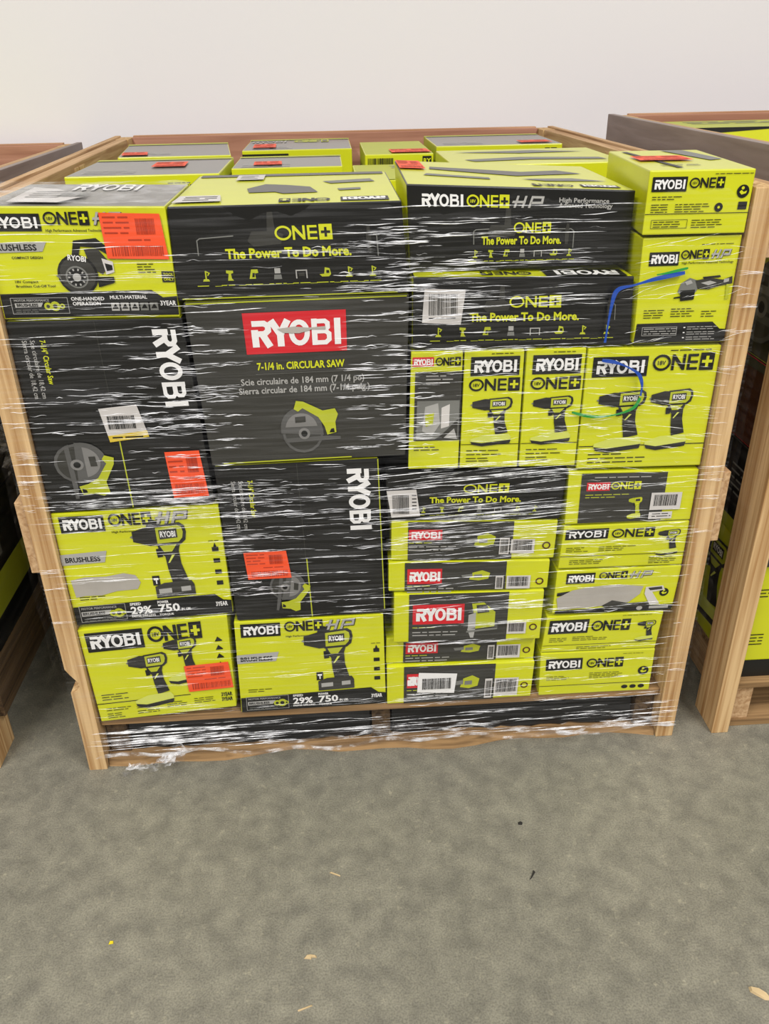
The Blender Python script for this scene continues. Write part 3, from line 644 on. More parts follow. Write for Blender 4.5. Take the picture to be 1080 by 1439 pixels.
def upright(C, w_):
    panel(C, .11, .045, .93, .20); series(C, .10, .225, .95, .325)
    part(C, 'tool_picture', lambda p: p.drill(.13, .38, .072, .084))
    part(C, 'divider_line', lambda p: p.rect(.0, .785, 1, .79, 'ink', 1)); small(C, (.10, .84, .55, 1, .005), (.10, .875, .75, 1, .005), (.10, .91, .5, 2, .005), (.45, .02, .5, 1, .004))
C = carton('narrow upright yellow drill carton next to the grey and yellow one', [(.752, .8565), (.852, .856), (.852, .643), (.749, .646)], .20); upright(C, 0)
C = carton('narrow upright yellow drill carton touching the wide two-drill carton', [(.8545, .856), (.9545, .855), (.9545, .641), (.8535, .643)], .20); upright(C, 1)
C = carton('large yellow carton with two drills side by side, against the right post', [(.956, .853), (1.1808, .852), (1.1808, .631), (.956, .634)], .24)
panel(C, .045, .065, .46, .225); series(C, .50, .06, .96, .185)
part(C, 'tool_picture', lambda p: (p.drill(.10, .335, .086, .108), p.drill(.505, .335, .076, .106)))
part(C, 'divider_line', lambda p: p.rect(.0, .798, 1, .805, 'ink', 1)); small(C, (.08, .87, .32, 1, .006), (.08, .905, .62, 1, .006), (.08, .94, .44, 1, .006), (.62, .025, .33, 1, .005))

C = carton('grey fronted carton with two white barcode labels, under the two-drill carton', [(.944, .630), (1.1808, .6245), (1.1805, .5205), (.945, .522)], .26)
part(C, 'grey_field', lambda p: p.rect(.10, .03, .76, .98, 'grey', 1))
panel(C, .145, .20, .325, .36, 'red', lay=2); series(C, .335, .20, .565, .34, 'lime', 'grey', lay=2)
part(C, 'tool_picture', lambda p: (p.drill(.48, .50, .026, .042, 2, False, True, 'lime', 'lime_dull'),))
part(C, 'caption', lambda p: (p.lines(.14, .43, .085, 2, .005, 'lime_dull', 2, 4), p.lines(.2, .1, .12, 1, .006, 'grey_lt', 2, 8)))
sticker(C, [(.655, .42), (.895, .42), (.895, .76), (.655, .76)], 'paper', lambda p: p.barcode(.68, .46, .87, .68, 'ink', 7, 21), None, 'barcode_label', 'white barcode label')
sticker(C, [(.655, .80), (.84, .80), (.84, .94), (.655, .94)], 'paper', lambda p: p.lines(.68, .83, .035, 2, .005, 'ink', 7, 2), None, 'serial_label', 'small white label')

def flat_box(C, pu, pv, su, sv, line=.72, hp=0.0):
    panel(C, pu[0], pv[0], pu[1], pv[1]); series(C, su[0], sv[0], su[1], sv[1], hp=hp)
    if line: part(C, 'divider_line', lambda p: p.rect(.0, line, 1, line+.012, 'ink', 1))
C = carton('flat yellow carton with a small drill at right, third below the two-drill carton', [(.945, .519), (1.1805, .5195), (1.180, .4235), (.941, .427)], .26)
flat_box(C, (.02, .36), (.07, .31), (.39, .73), (.10, .30), .70)
C[0]['label'] = 'flat yellow carton with small drill at right, directly under the barcode carton by the post'
part(C, 'tool_picture', lambda p: p.drill(.755, .16, .044, .052)); small(C, (.04, .50, .2, 3, .004), (.30, .5, .3, 3, .004), (.08, .80, .3, 3, .004), (.72, .79, .22, 4, .004))
C = carton('flat yellow carton with a grey torn smear across its front, right stack', [(.940, .4225), (1.181, .4225), (1.176, .3205), (.938, .324)], .26, side='lime_dull')
flat_box(C, (.08, .31), (.06, .30), (.345, .57), (.06, .22), 0, .19)
part(C, 'torn_label_patch', lambda p: p.poly([(.02, .62), (.14, .45), (.30, .38), (.52, .36), (.72, .42), (.70, .60), (.62, .78), (.45, .84), (.2, .88), (.04, .90)], 'torn_paper', 2))['label'] = 'grey torn label patch'
part(C, 'tool_picture', lambda p: (p.poly([(.02, .50), (.12, .47), (.12, .55), (.02, .58)], 'ink', 1), p.poly([(.40, .84), (.48, .72), (.62, .80), (.80, .78), (.80, .88), (.44, .90)], 'grey', 3), p.poly([(.74, .44), (.88, .42), (.90, .52), (.80, .56), (.88, .84), (.80, .86), (.74, .6)], 'paper', 3), p.poly([(.76, .46), (.87, .44), (.88, .50), (.78, .52)], 'grey', 4)))
part(C, 'spec_band', lambda p: (p.poly([(.02, .92), (1, .86), (.99, .995), (.02, .995)], 'ink', 1), p.rect(.80, .89, .96, .95, 'grey_lt', 2), p.disc(p.local(.72, .93, .006), 0, 0, 1, .8, 'grey_lt', 2)))
def safety(C, u, v, r):
    def fn(p):
        t = p.local(u, v, r); p.disc(t, 0, 0, 1, 1, 'ink', 1); p.lpoly(t, [(-.6, -.1), (-.2, -.5), (.5, -.3), (.6, .1), (.1, -.1), (-.3, .2)], 'lime', 2); p.disc(t, -.1, .5, .25, .25, 'lime', 2, 10)
    part(C, 'safety_mark', fn)
safety(C, .90, .58, .009)
C = carton('flat yellow carton with drill at right, second from the bottom of the right stack', [(.929, .318), (1.161, .3185), (1.156, .228), (.923, .231)], .26)
flat_box(C, (.03, .37), (.10, .48), (.40, .73), (.16, .44), .80); part(C, 'tool_picture', lambda p: p.drill(.79, .22, .038, .046)); small(C, (.25, .58, .3, 3, .004), (.05, .60, .15, 3, .004), (.3, .87, .3, 2, .004), (.65, .05, .3, 1, .003))
C = carton('flat yellow carton at the bottom of the right stack, on the pallet boards', [(.923, .2295), (1.157, .227), (1.158, .1195), (.926, .1205)], .26)
flat_box(C, (.05, .37), (.13, .40), (.41, .73), (.16, .37), .77); safety(C, .92, .5, .011); small(C, (.06, .55, .2, 3, .004), (.44, .5, .3, 4, .004), (.72, .07, .25, 1, .003))
part(C, 'feature_icons', lambda p: [p.disc(p.local(.77+.075*k, .88, .006), 0, 0, 1.1, .8, 'ink', 1) for k in range(3)])

C = carton('small yellow carton perched on top of the right corner, orange sticker on its top', [(1.0185, 1.125), (1.1812, 1.124), (1.1805, 1.030), (1.0185, 1.031)], .29, y0=.004, sk=.09)
panel(C, .035, .10, .365, .325); series(C, .39, .12, .72, .275); safety(C, .91, .34, .0095)
part(C, 'divider_line', lambda p: (p.rect(.0, .665, 1, .675, 'ink', 1), p.frame(.07, .76, .42, .90, .0006, 'ink', 1)))
part(C, 'disc_mark', lambda p: (p.disc(p.local(.70, .58, .0065), 0, 0, 1, 1, 'ink', 1), p.disc(p.local(.70, .58, .0065), 0, 0, .3, .3, 'lime', 2), p.rect(.885, .50, .97, .62, 'ink', 1)))
small(C, (.05, .40, .34, 2, .0035), (.05, .52, .16, 4, .0035), (.28, .52, .35, 4, .0035), (.09, .79, .3, 3, .0035), (.46, .77, .3, 4, .0035), (.62, .06, .36, 1, .003))
orange(C, .06, .40, .62, .62, 0, 17, C[3])
part(C, 'top_picture', lambda p: (p.poly([(.55, .05), (.80, .05), (.95, .55), (.80, .60)], 'grey_mid', 1), p.poly([(.10, .1), (.16, .1), (.36, .92), (.30, .92)], 'ink', 1), p.lines(.2, .78, .06, 2, .012, 'ink', 1, 4)), C[3])

C = carton('upright yellow angle grinder carton with black foot band, against the right post', [(1.0235, 1.027), (1.1812, 1.028), (1.1812, .856), (1.0285, .858)], .29, y0=.010, side='lime')
panel(C, .08, .13, .385, .255); series(C, .405, .12, .69, .20, hp=.20)
part(C, 'tagline', lambda p: (p.text('High Performance Advanced Technology', .42, .245, .0034, 'ink', 1, .01, width=.082), p.lines(.60, .07, .05, 1, .003, 'ink', 1, 3)))
part(C, 'tool_picture', lambda p: p.grinder(.38, .33, .092, .052))
small(C, (.08, .67, .22, 4, .004), (.37, .66, .25, 4, .004), (.70, .69, .16, 3, .004))
o = part(C, 'spec_band', lambda p: p.poly([(.02, .80), (.84, .795), (.93, .865), (1, .87), (1, .99), (.0, .99)], 'ink', 1))
p = Print(C[2]); p.frame(.08, .835, .46, .92, .0007, 'grey_lt', 2); p.lines(.10, .85, .055, 3, .004, 'grey_lt', 2, 5, .3)
for k in range(3): p.rect(.53, .84+.05*k, .55, .85+.05*k, 'white', 2); p.lines(.57, .838+.05*k, .05, 2, .0035, 'grey_lt', 2, k, .3)
p.build('band_lettering', o, C[1])

# ---- small stack right of centre
C = carton('flat black slogan carton with white barcode label at left, above the red panel stack', [(.6195, .6435), (.9425, .638), (.9355, .535), (.6225, .548)], .26, front='black', top='black', side='black')
power_box(C, (.43, .685), (.27, .44), (.24, .76), (.52, .635), (.15, .90), .84, .013, 7, extras=False)
sticker(C, [(.0, .36), (.165, .34), (.185, .90), (.02, .93)], 'paper', lambda p: (p.barcode(.03, .45, .125, .85, 'ink', 7, 31), p.lines(.14, .45, .008, 5, .007, 'ink', 7, 3)), None, 'barcode_label', 'white barcode label')
def strip_box(C, g0, g1, pu, pv, bc, tool=True, bc2=None):
    part(C, 'grey_field', lambda p: p.rect(g0, .0, g1, 1, 'grey', 1))
    if pu: panel(C, pu[0], pv[0], pu[1], pv[1], 'red', lay=2)
    if tool: part(C, 'tool_picture', lambda p: (p.poly([(.50, .62), (.52, .38), (.58, .30), (.63, .40), (.62, .60), (.56, .66)], 'lime_dull', 2), p.poly([(.45, .46), (.52, .42), (.52, .54), (.46, .56)], 'grey_mid', 2), p.poly([(.53, .45), (.58, .44), (.58, .55), (.53, .56)], 'grey_mid', 3)))
    part(C, 'caption', lambda p: (p.lines((pu or (.2,))[0], (pv or (0, .6))[1]+.06, .05, 1, .006, 'lime_dull', 2, 3), p.lines((pu or (.2,))[0], (pv or (0, .6))[1]+.16, .09, 2, .007, 'grey_lt', 2, 7, .3)))
    u0, v0, u1, v1 = bc
    sticker(C, [(u0, v0), (u1, v0), (u1, v1), (u0, v1)], 'paper', lambda p: p.barcode(u0+.012, v0+.08*(v1-v0), u1-.012, v1-.2*(v1-v0), 'ink', 7, int(u0*999+v0*77)), None, 'barcode_label', 'white barcode label')
    if bc2:
        a0, b0, a1, b1 = bc2
        sticker(C, [(a0, b0), (a1, b0), (a1, b1), (a0, b1)], 'paper', lambda p: p.barcode(a0+.006, b0+.1*(b1-b0), a1-.006, b1-.1*(b1-b0), 'grey', 7, 3), None, 'serial_label', 'small white label')
    part(C, 'recycling_mark', lambda p: p.ring(p.local(.945, (v0+v1)/2, .0065), 0, 0, 1, 1, .4, 'maroon', 1, 14))
C = carton('grey and yellow carton, topmost of the red panel stack', [(.6285, .546), (.934, .533), (.932, .452), (.627, .463)], .24)
strip_box(C, .10, .735, (.105, .305), (.20, .47), (.725, .46, .87, .84), True, (.655, .42, .715, .86))
C = carton('grey and yellow carton, second from the top of the red panel stack', [(.622, .462), (.925, .451), (.924, .388), (.621, .398)], .24, y0=.008)
strip_box(C, .10, .73, (.115, .33), (.22, .75), (.735, .50, .885, .97), True, (.665, .50, .715, .97))
C = carton('taller grey and yellow carton with a jigsaw picture, middle of the red panel stack', [(.631, .3935), (.918, .387), (.917, .272), (.629, .281)], .24, y0=.004)
strip_box(C, .10, .765, (.125, .47), (.215, .62), (.765, .62, .895, .86), False)
part(C, 'tool_picture', lambda p: (p.poly([(.52, .22), (.60, .20), (.68, .40), (.68, .70), (.55, .74), (.54, .5)], 'lime_dull', 2), p.poly([(.50, .45), (.55, .40), (.55, .72), (.50, .75)], 'grey_lt', 2), p.poly([(.55, .25), (.62, .24), (.64, .40), (.56, .42)], 'grey', 3), p.poly([(.495, .74), (.55, .74), (.54, .93), (.52, .93)], 'grey_lt', 2), p.poly([(.49, .78), (.70, .72), (.70, .76), (.49, .82)], 'grey_mid', 3)))
C = carton('grey and yellow carton, second from the bottom of the red panel stack', [(.616, .280), (.914, .271), (.913, .211), (.614, .217)], .24, y0=.022)
strip_box(C, .115, .74, (.13, .345), (.20, .64), (.74, .36, .90, .92), True, (.68, .36, .725, .95))
C = carton('grey and yellow carton with wide white barcode label, bottom of the red panel stack', [(.6155, .2155), (.914, .2095), (.911, .1195), (.6145, .1195)], .24, y0=.013)
strip_box(C, .115, .735, (.135, .26), (.20, .58), (.735, .40, .90, .90), True, (.67, .40, .72, .95))
sticker(C, [(.215, .16), (.475, .22), (.46, .76), (.205, .70)], 'white', lambda p: p.barcode(.24, .32, .44, .62, 'ink', 9, 41), None, 'barcode_label', 'wide white barcode label')

# ---- cartons behind, seen over the front row
BG = 'cartons at the back of the middle load'
def back(label, quad, y0, dep, z1, z0=.80, front='lime', top='grey_top', sk=0.0, rot=None):
    x0, x1 = quad
    return carton(label, [(x0, z1), (x1, z1), (x1, z0), (x0, z0)], dep, y0, front, top, 'lime_dull', BG, sk=sk)
def top_art(C, seed, word=False, st=None, flip=True):
    F = C[4] if flip else C[3]
    part(C, 'edge_stripe', lambda p: p.rect(.0, .0, 1, .10, 'lime_dull', 1), F)
    def fn(p):
        p.lines(.08, .72, .1, 3, .02, 'grey_lt', 1, seed)
    if word: part(C, 'brand_lettering', lambda p: p.word(.04, .34, .09, .022, 'grey_lt', 1, 0, 2.6), F)
    part(C, 'top_print', fn, F)
    if word: part(C, 'series_lettering', lambda p: p.series(.46, .34, .09, .06, 'lime_dull', 'grey', 1), F)
    if st: orange(C, *st, 0, seed, C[3])
C = back('grey topped carton with orange sticker, just behind the left front row', (.045, .338), .43, .29, 1.090)
top_art(C, 3, False, (.48, .30, .72, .60), False); small(C, (.05, .05, .18, 2, .004), (.40, .06, .2, 2, .004), (.66, .05, .2, 2, .004))
C = back('grey topped carton standing skew in the far left corner', (.052, .318), .86, .34, 1.083, sk=-.12); top_art(C, 4, False, (.02, .72, .26, .94), False)
C = back('grey topped carton showing its title upside down, far row beside the left corner', (.334, .606), .955, .30, 1.083)
top_art(C, 5, True, (.08, .52, .30, .86), False)
part(C, 'edge_stripe', lambda p: p.rect(.0, .03, .42, .045, 'ink', 1))
C = back('grey topped carton with small orange sticker, middle of the second row', (.347, .575), .55, .22, 1.085); top_art(C, 6, False, (.18, .55, .45, .85), False)
C = back('yellow carton with black barcode facing out, centre of the far row', (.632, .796), .84, .34, 1.078, top='lime_dull')
part(C, 'barcode', lambda p: p.barcode(.04, .03, .42, .11, 'ink', 1, 5))
part(C, 'brand_panel', lambda p: (p.rect(.84, .02, .97, .08, 'ink', 1), p.text('RY', .855, .075, .010, 'lime', 2, .03)))
orange(C, .38, .72, .98, .96, 0, 6, C[3])
C = back('large grey topped carton in the far right corner', (.812, 1.128), .93, .30, 1.085); top_art(C, 7, False, (.68, .72, .94, .92), False)
part(C, 'edge_stripe', lambda p: (p.rect(.02, .10, .40, .16, 'ink', 1), p.series(.46, .14, .07, .014, 'ink', 'lime', 1), p.lines(.86, .03, .03, 1, .006, 'ink', 1, 2)))
C = back('yellow topped carton with grey printed shapes, behind the right front row', (.79, 1.14), .46, .30, 1.090, top='lime')
part(C, 'top_picture', lambda p: (p.poly([(.10, .70), (.45, .60), (.90, .72), (.92, .84), (.5, .76), (.15, .82)], 'grey_mid', 1), p.poly([(.1, .2), (.6, .15), (.9, .3), (.5, .34)], 'grey_mid', 1)), C[3])
C = back('plain yellow carton wedged between the second row and the far barcode carton', (.60, .78), .50, .28, 1.062, top='lime_dull'); top_art(C, 9)

# lower cartons that carry the back rows (seen only through the open sides of the frame)
for i, (xa, xb, ya, yb) in enumerate(((.045, .33, .43, .84), (.335, .60, .43, .84), (.61, .90, .43, .84), (.905, 1.165, .43, .84), (.03, .33, .85, 1.27), (.335, .62, .85, 1.27), (.625, .88, .85, 1.27), (.885, 1.13, .85, 1.27))):
    for k in range(2):
        z0 = .1195+k*.34; C = carton('plain black carton hidden behind the front row, %s level, %s from left, %s row' % (('bottom', 'upper')[k], ('first', 'second', 'third', 'fourth')[i % 4], ('second', 'last')[i//4]), [(xa, z0+.339), (xb, z0+.339), (xb, z0), (xa, z0)], yb-ya, ya, 'black', 'black', 'black' if (i+k) % 2 else 'lime_dull', 'hidden lower cartons')
        part(C, 'brand_lettering', lambda p: p.word(.1, .6, .12, .03, 'white', 1))

# ---- neighbouring loads
NG = 'cartons on the neighbouring pallets'
def nb(label, x0, x1, y0, y1, z0, z1, front='lime', top='grey', side='black'):
    C = carton(label, [(x0, z1), (x1, z1), (x1, z0), (x0, z0)], y1-y0, y0, front, top, side, NG)
    sd = Face((x0, y1, z1), (x0, y0, z1), (x0, y0, z0), (x0, y1, z0)); sr = Face((x1, y0, z1), (x1, y1, z1), (x1, y1, z0), (x1, y0, z0))
    return C+(sd, sr)
# right hand load: its left side faces the gap
x = 1.3435
C = nb('yellow sided carton with a drill picture, low in the gap beside the right crate', x, 1.62, .03, .36, .1255, .40, 'lime', 'black', 'lime')
part(C, 'tool_picture', lambda p: (p.drill(.18, .12, .16, .20),), C[5]); part(C, 'spec_band', lambda p: p.rect(.0, .84, 1, 1, 'ink', 1), C[2]); small(C, (.05, .2, .1, 3, .008), (.05, .6, .1, 4, .008))
C = nb('black sided carton with yellow foot stripe in the gap beside the right crate', x, 1.62, .02, .36, .4015, .59, 'grey', 'black', 'black')
part(C, 'foot_stripe', lambda p: p.rect(0, .84, 1, 1, 'lime_dull', 1), C[5]); part(C, 'caption', lambda p: p.lines(.45, .25, .12, 5, .014, 'grey_mid', 1, 3), C[5]); panel(C, .05, .1, .5, .4, 'red')
C = nb('dark maroon sided carton in the gap beside the right crate', x, 1.62, .03, .42, .5915, .76, 'red', 'black', 'maroon')
part(C, 'foot_stripe', lambda p: p.poly([(0, .0), (1, .0), (1, .08), (0, .14)], 'grey', 1), C[5])
C = nb('dark green and black carton high in the gap beside the right crate', x, 1.62, .02, .40, .7615, 1.02, 'lime', 'lime', 'black')
part(C, 'tool_picture', lambda p: p.saw(.55, .55, .22, .18), C[5]); part(C, 'foot_stripe', lambda p: p.rect(.0, .0, 1, .10, 'lime_dull', 1), C[5])
C = nb('carton with bright yellow front and dark lid edge on top of the right load', 1.375, 2.1, .82, 1.04, .971, 1.121, 'lime', 'lime_dull', 'lime')
part(C, 'dark_lid_edge', lambda p: p.poly([(0, .0), (1, .0), (1, .03), (.3, .035), (.05, .10)], 'ink', 1), C[2]); part(C, 'top_print', lambda p: p.lines(.1, .2, .3, 3, .03, 'grey_mid', 1, 4), C[3])
C = nb('film covered grey carton on the right load, near its side board', 1.40, 2.1, .06, .42, 1.021, 1.083, 'grey', 'paper', 'lime_dull'); top_art(C, 21)
C = nb('pale topped carton on the right load, in front of the bright yellow one', 1.375, 2.0, .44, .815, .971, 1.080, 'grey', 'paper', 'lime_dull'); part(C, 'top_print', lambda p: (p.lines(.1, .3, .2, 3, .03, 'grey_mid', 1, 4),), C[3]); part(C, 'grey_field', lambda p: p.rect(.5, .1, .9, .5, 'grey_mid', 1), C[3])
for k, (z0, z1) in enumerate(((.1255, .50), (.501, .97))):
    C = nb(('black carton on the boards deep inside the right load', 'black carton stacked high deep inside the right load')[k], x, 1.8, .43, 1.03, z0, z1, 'black', 'black', 'black'); part(C, 'foot_stripe', lambda p: p.rect(0, .88, 1, 1, 'lime_dull', 1), C[5])
C = nb('black carton inside the right load supporting the yellow lidded one', 1.81, 2.4, .43, 1.03, .1255, .97, 'black', 'black', 'black')
C = nb('black carton behind the front of the right load', 1.63, 2.4, .03, .42, .1255, 1.02, 'black', 'black', 'black'); panel(C, .05, .1, .3, .2)
# left hand load: its right side faces the gap
x = -.2245
C = nb('black carton with white label and yellow foot stripe in the gap beside the left crate', -.60, x, .10, .52, .1355, .44, 'black', 'black', 'black')
part(C, 'foot_stripe', lambda p: p.rect(0, .50, 1, .78, 'lime_dull', 1), C[6])
sticker(C, [(.30, .14), (.62, .14), (.62, .40), (.30, .40)], 'grey_mid', lambda p: p.lines(.34, .18, .1, 5, .011, 'ink', 7, 2), C[6], 'barcode_label', 'grey label')
C = nb('dark carton stacked above the labelled one in the gap beside the left crate', -.60, x, .08, .50, .4415, .74, 'black', 'black', 'black')
part(C, 'side_print', lambda p: p.lines(.2, .4, .2, 4, .02, 'grey', 1, 5), C[6])
C = nb('grey topped carton with an orange sticker on the left load', -.80, x, .55, .95, .741, 1.02, 'lime', 'lime_dull', 'lime'); orange(C, .35, .35, .70, .75, 0, 25, C[3]); 
C = nb('pale yellow topped carton at the back of the left load', -.85, x, .96, 1.34, .70, 1.025, 'lime', 'lime_dull', 'lime'); part(C, 'top_print', lambda p: p.lines(.4, .2, .15, 4, .03, 'grey_mid', 1, 4), C[3])
C = nb('grey carton near the front of the left load', -.85, x, .06, .53, .741, 1.01, 'lime', 'grey', 'lime'); 
C = nb('black carton inside the left load behind the labelled one', -.85, x, .55, 1.33, .1355, .699, 'black', 'black', 'black'); part(C, 'foot_stripe', lambda p: p.rect(0, .88, 1, 1, 'lime_dull', 1), C[6])

# ------------------------------------------------------------------ coloured straps caught under the film
def ribbon(label, pts, wd, m, cat='strap'):
    # smooth flat band through (x, z) points, lying on the carton fronts
    P = []
    n = len(pts)
    for i in range(n-1):
        p0 = Vector(pts[max(i-1, 0)]); p1 = Vector(pts[i]); p2 = Vector(pts[i+1]); p3 = Vector(pts[min(i+2, n-1)])
        for k in range(6):
            t = k/6; P.append(.5*((2*p1)+(-p0+p2)*t+(2*p0-5*p1+4*p2-p3)*t*t+(-p0+3*p1-3*p2+p3)*t**3))
    P.append(Vector(pts[-1])); v = []; f = []
    for i, q in enumerate(P):
        d = (P[min(i+1, len(P)-1)]-P[max(i-1, 0)]).normalized(); nn = Vector((-d.y, d.x)); ww = wd*(.7+.3*math.sin(i*.4))
        for s_, yy in ((-1, .0015), (1, .0015), (1, -.0005), (-1, -.0005)): v.append((q.x+nn.x*ww/2*s_, yy, q.y+nn.y*ww/2*s_))
    for i in range(len(P)-1):
        for e in range(4): f.append((i*4+e, i*4+(e+1) % 4, i*4+4+(e+1) % 4, i*4+4+e))
    o = link('plastic_strap', v, f, [m]); return tag(o, label, cat, 'coloured straps under the film')
ribbon('dark blue strap running down beside the grinder carton under the film', [(1.094, .974), (1.05, .966), (1.016, .957), (.990, .950), (.983, .925), (.979, .866)], .007, 'blue_strap')
ribbon('blue strap looped over the two-drill carton under the film', [(.978, .836), (1.000, .832), (1.022, .823), (1.042, .810), (1.050, .791), (1.050, .772)], .006, 'blue_strap')
ribbon('green strap hanging in a curve across the upright drill cartons', [(1.050, .768), (1.040, .750), (1.008, .739), (.970, .738), (.936, .747)], .005, 'green_strap')
ribbon('short green strap end lying along the blue strap by the grinder picture', [(1.098, .981), (1.07, .975), (1.05, .972)], .004, 'green_strap')

# ------------------------------------------------------------------ stretch film
FT = thing('stretch_film', 'clear stretch film wound round the middle load, streaked with bright creases', 'plastic film', (.6, -.01, .03))
FB = (.6, -.01, .03)
rnd = random.Random(11)
def sheet(name, x0, x1, z0, z1, nx, nz, yf, m, topwave=.012):
    v = []; f = []
    for j in range(nz+1):
        for i in range(nx+1):
            x = x0+(x1-x0)*i/nx; zt_ = z1+topwave*math.sin(i*.5)+topwave*.6*math.sin(i*1.7+1); z = z0+(zt_-z0)*j/nz
            v.append((x-FB[0], yf(x, z)-FB[1], z-FB[2]))
    for j in range(nz):
        for i in range(nx): a = j*(nx+1)+i; f.append((a, a+1, a+nx+2, a+nx+1))
    return link(name, v, f, [m], FT, None, True)
yf = lambda x, z: -.0055+.0012*math.sin(z*90+3*math.sin(x*4))+.001*math.sin(z*37+x*9)
sheet('film_sheet', -.002, 1.222, .035, 1.088, 60, 160, yf, 'film')
rf = random.Random(21); v = []; f = []
for j in range(9):
    for i in range(15): v.append((-.018+.33*i/14-FB[0], -.006+.030*j-FB[1], 1.1035-.0055*i/14+rf.uniform(0, .0035)-FB[2]))
for j in range(8):
    for i in range(14): a = j*15+i; f.append((a, a+1, a+16, a+15))
link('film_flap', v, f, ['film_flap'], FT, None, True)
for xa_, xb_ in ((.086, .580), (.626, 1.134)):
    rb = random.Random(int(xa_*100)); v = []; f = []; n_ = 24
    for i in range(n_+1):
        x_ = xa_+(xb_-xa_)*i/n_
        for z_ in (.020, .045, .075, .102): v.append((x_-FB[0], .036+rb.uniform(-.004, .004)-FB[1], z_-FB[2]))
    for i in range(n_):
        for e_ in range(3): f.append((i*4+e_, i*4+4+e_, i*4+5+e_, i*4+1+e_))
    link('base_shade_band', v, f, ['base_shade'], FT, None, True)  # dark sheets added between the stringers as shade under the deck
# side sheets
def side_sheet(xa, sgn):
    v = []; f = []; ny, nz = 20, 20
    for j in range(nz+1):
        for i in range(ny+1):
            y = -.005+1.33*i/ny; z = .05+1.03*j/nz; v.append((xa+SK*y+.002*math.sin(z*40+y*5)-FB[0], y-FB[1], z-FB[2]))
    for j in range(nz):
        for i in range(ny): a = j*(ny+1)+i; f.append((a, a+1, a+ny+2, a+ny+1))
    link('film_side', v, f, ['film_side'], FT, None, True)
side_sheet(-.0185, -1); side_sheet(1.2385, 1)
CV = []; CF = []
def crease(x, z, L, wd, slope, yo=0.0):
    wd *= .66; n = 7; b = len(CV); ph = rnd.uniform(0, 6); am = rnd.uniform(0, .0012)
    for i in range(n+1):
        t = i/n; k = math.sin(math.pi*min(1, max(0, t)))**.6 if 0 < t < 1 else 0.03
        xx = x+L*t; zz = z+slope*L*t+am*math.sin(ph+t*7); h = wd*k
        y0 = -.0072+yo
        CV.extend([(xx-FB[0], y0-FB[1], zz-h*.5-FB[2]), (xx-FB[0], y0-h*.75-FB[1], zz-FB[2]), (xx-FB[0], y0-FB[1], zz+h*.5-FB[2])])
    for i in range(n):
        a = b+i*3; CF.extend([(a, a+3, a+4, a+1), (a+1, a+4, a+5, a+2)])
def zone(x0, x1, z0, z1, n, lmin, lmax, wmin=.0007, wmax=.0018, slope=0.0, sj=.02):
    # creases come in rows: pick rows, then scatter along them
    rows = [rnd.uniform(z0, z1) for _ in range(max(3, n//5))]
    for _ in range(n):
        z = rnd.choice(rows)+rnd.gauss(0, .002); L = rnd.uniform(lmin, lmax)*rnd.choice([.5, .8, 1, 1]); x = rnd.uniform(x0-L*.3, x1-L*.7)
        if not (.04 < z < 1.085): continue
        x = max(.001, x); L = min(L, 1.219-x)
        if L < .008: continue
        crease(x, z, L, rnd.uniform(wmin, wmax)*rnd.choice([.7, 1, 1, 1.3]), slope+rnd.gauss(0, sj))
T0 = 0
zone(.0, .34, .60, .92, 170, .02, .10, slope=-.01)            # over the left black carton
zone(.20, .34, .66, .92, 90, .02, .07, slope=-.01)
zone(.05, .32, .60, .66, 60, .03, .14, slope=.01)
zone(.0, .30, .93, 1.08, 40, .03, .16, .0006, .0014, slope=-.01)
zone(.30, .40, .68, .95, 90, .02, .06, slope=.0)
zone(.30, .66, .955, 1.03, 50, .02, .10, .0006, .0015, slope=-.01)
zone(.55, .70, .68, 1.07, 190, .02, .08, .0009, .0024, slope=.0)
zone(.60, .78, .86, 1.06, 90, .03, .09, .0010, .0026)
zone(.66, .96, .86, 1.07, 95, .03, .16, .0007, .0020)
zone(.66, 1.0, .64, .87, 190, .02, .09, .0006, .0015, slope=.0, sj=.03)
zone(.90, 1.2, .63, .86, 120, .02, .07, .0005, .0012, slope=-.12, sj=.06)
zone(1.0, 1.2, .86, 1.06, 40, .02, .08, .0005, .0012, slope=.15, sj=.1)
zone(.60, .95, .53, .66, 130, .05, .22, .0006, .0018, slope=.05)
zone(.62, .93, .27, .53, 170, .03, .13, .0006, .0017, slope=.03)
zone(.92, 1.19, .30, .64, 140, .02, .10, .0005, .0013, slope=-.02, sj=.05)
zone(.32, .63, .50, .68, 140, .02, .09, .0007, .0016, slope=-.01)
zone(.32, .46, .34, .66, 70, .02, .08, .0007, .0017)
zone(.45, .63, .35, .50, 60, .02, .1, .0006, .0013)
zone(.05, .34, .36, .60, 100, .04, .18, .0004, .0010, slope=.02)
zone(.05, .34, .14, .35, 60, .04, .16, .0004, .0009, slope=.03)
zone(.32, .62, .13, .34, 40, .04, .14, .0004, .0009, slope=.02)
zone(.60, .95, .12, .27, 60, .03, .12, .0005, .0012, slope=.04)
zone(.92, 1.2, .12, .31, 60, .03, .12, .0004, .0011, slope=.02)
zone(.04, .40, .045, .115, 90, .04, .20, .0007, .0022, slope=.03)
zone(.35, .9, .045, .12, 45, .05, .22, .0006, .0018, slope=.03)
zone(.85, 1.22, .04, .12, 60, .03, .16, .0006, .0018, slope=.03)
zone(.0, .036, .10, .95, 40, .03, .05, .0004, .0009); zone(1.18, 1.22, .10, 1.0, 60, .03, .055, .0004, .0009)
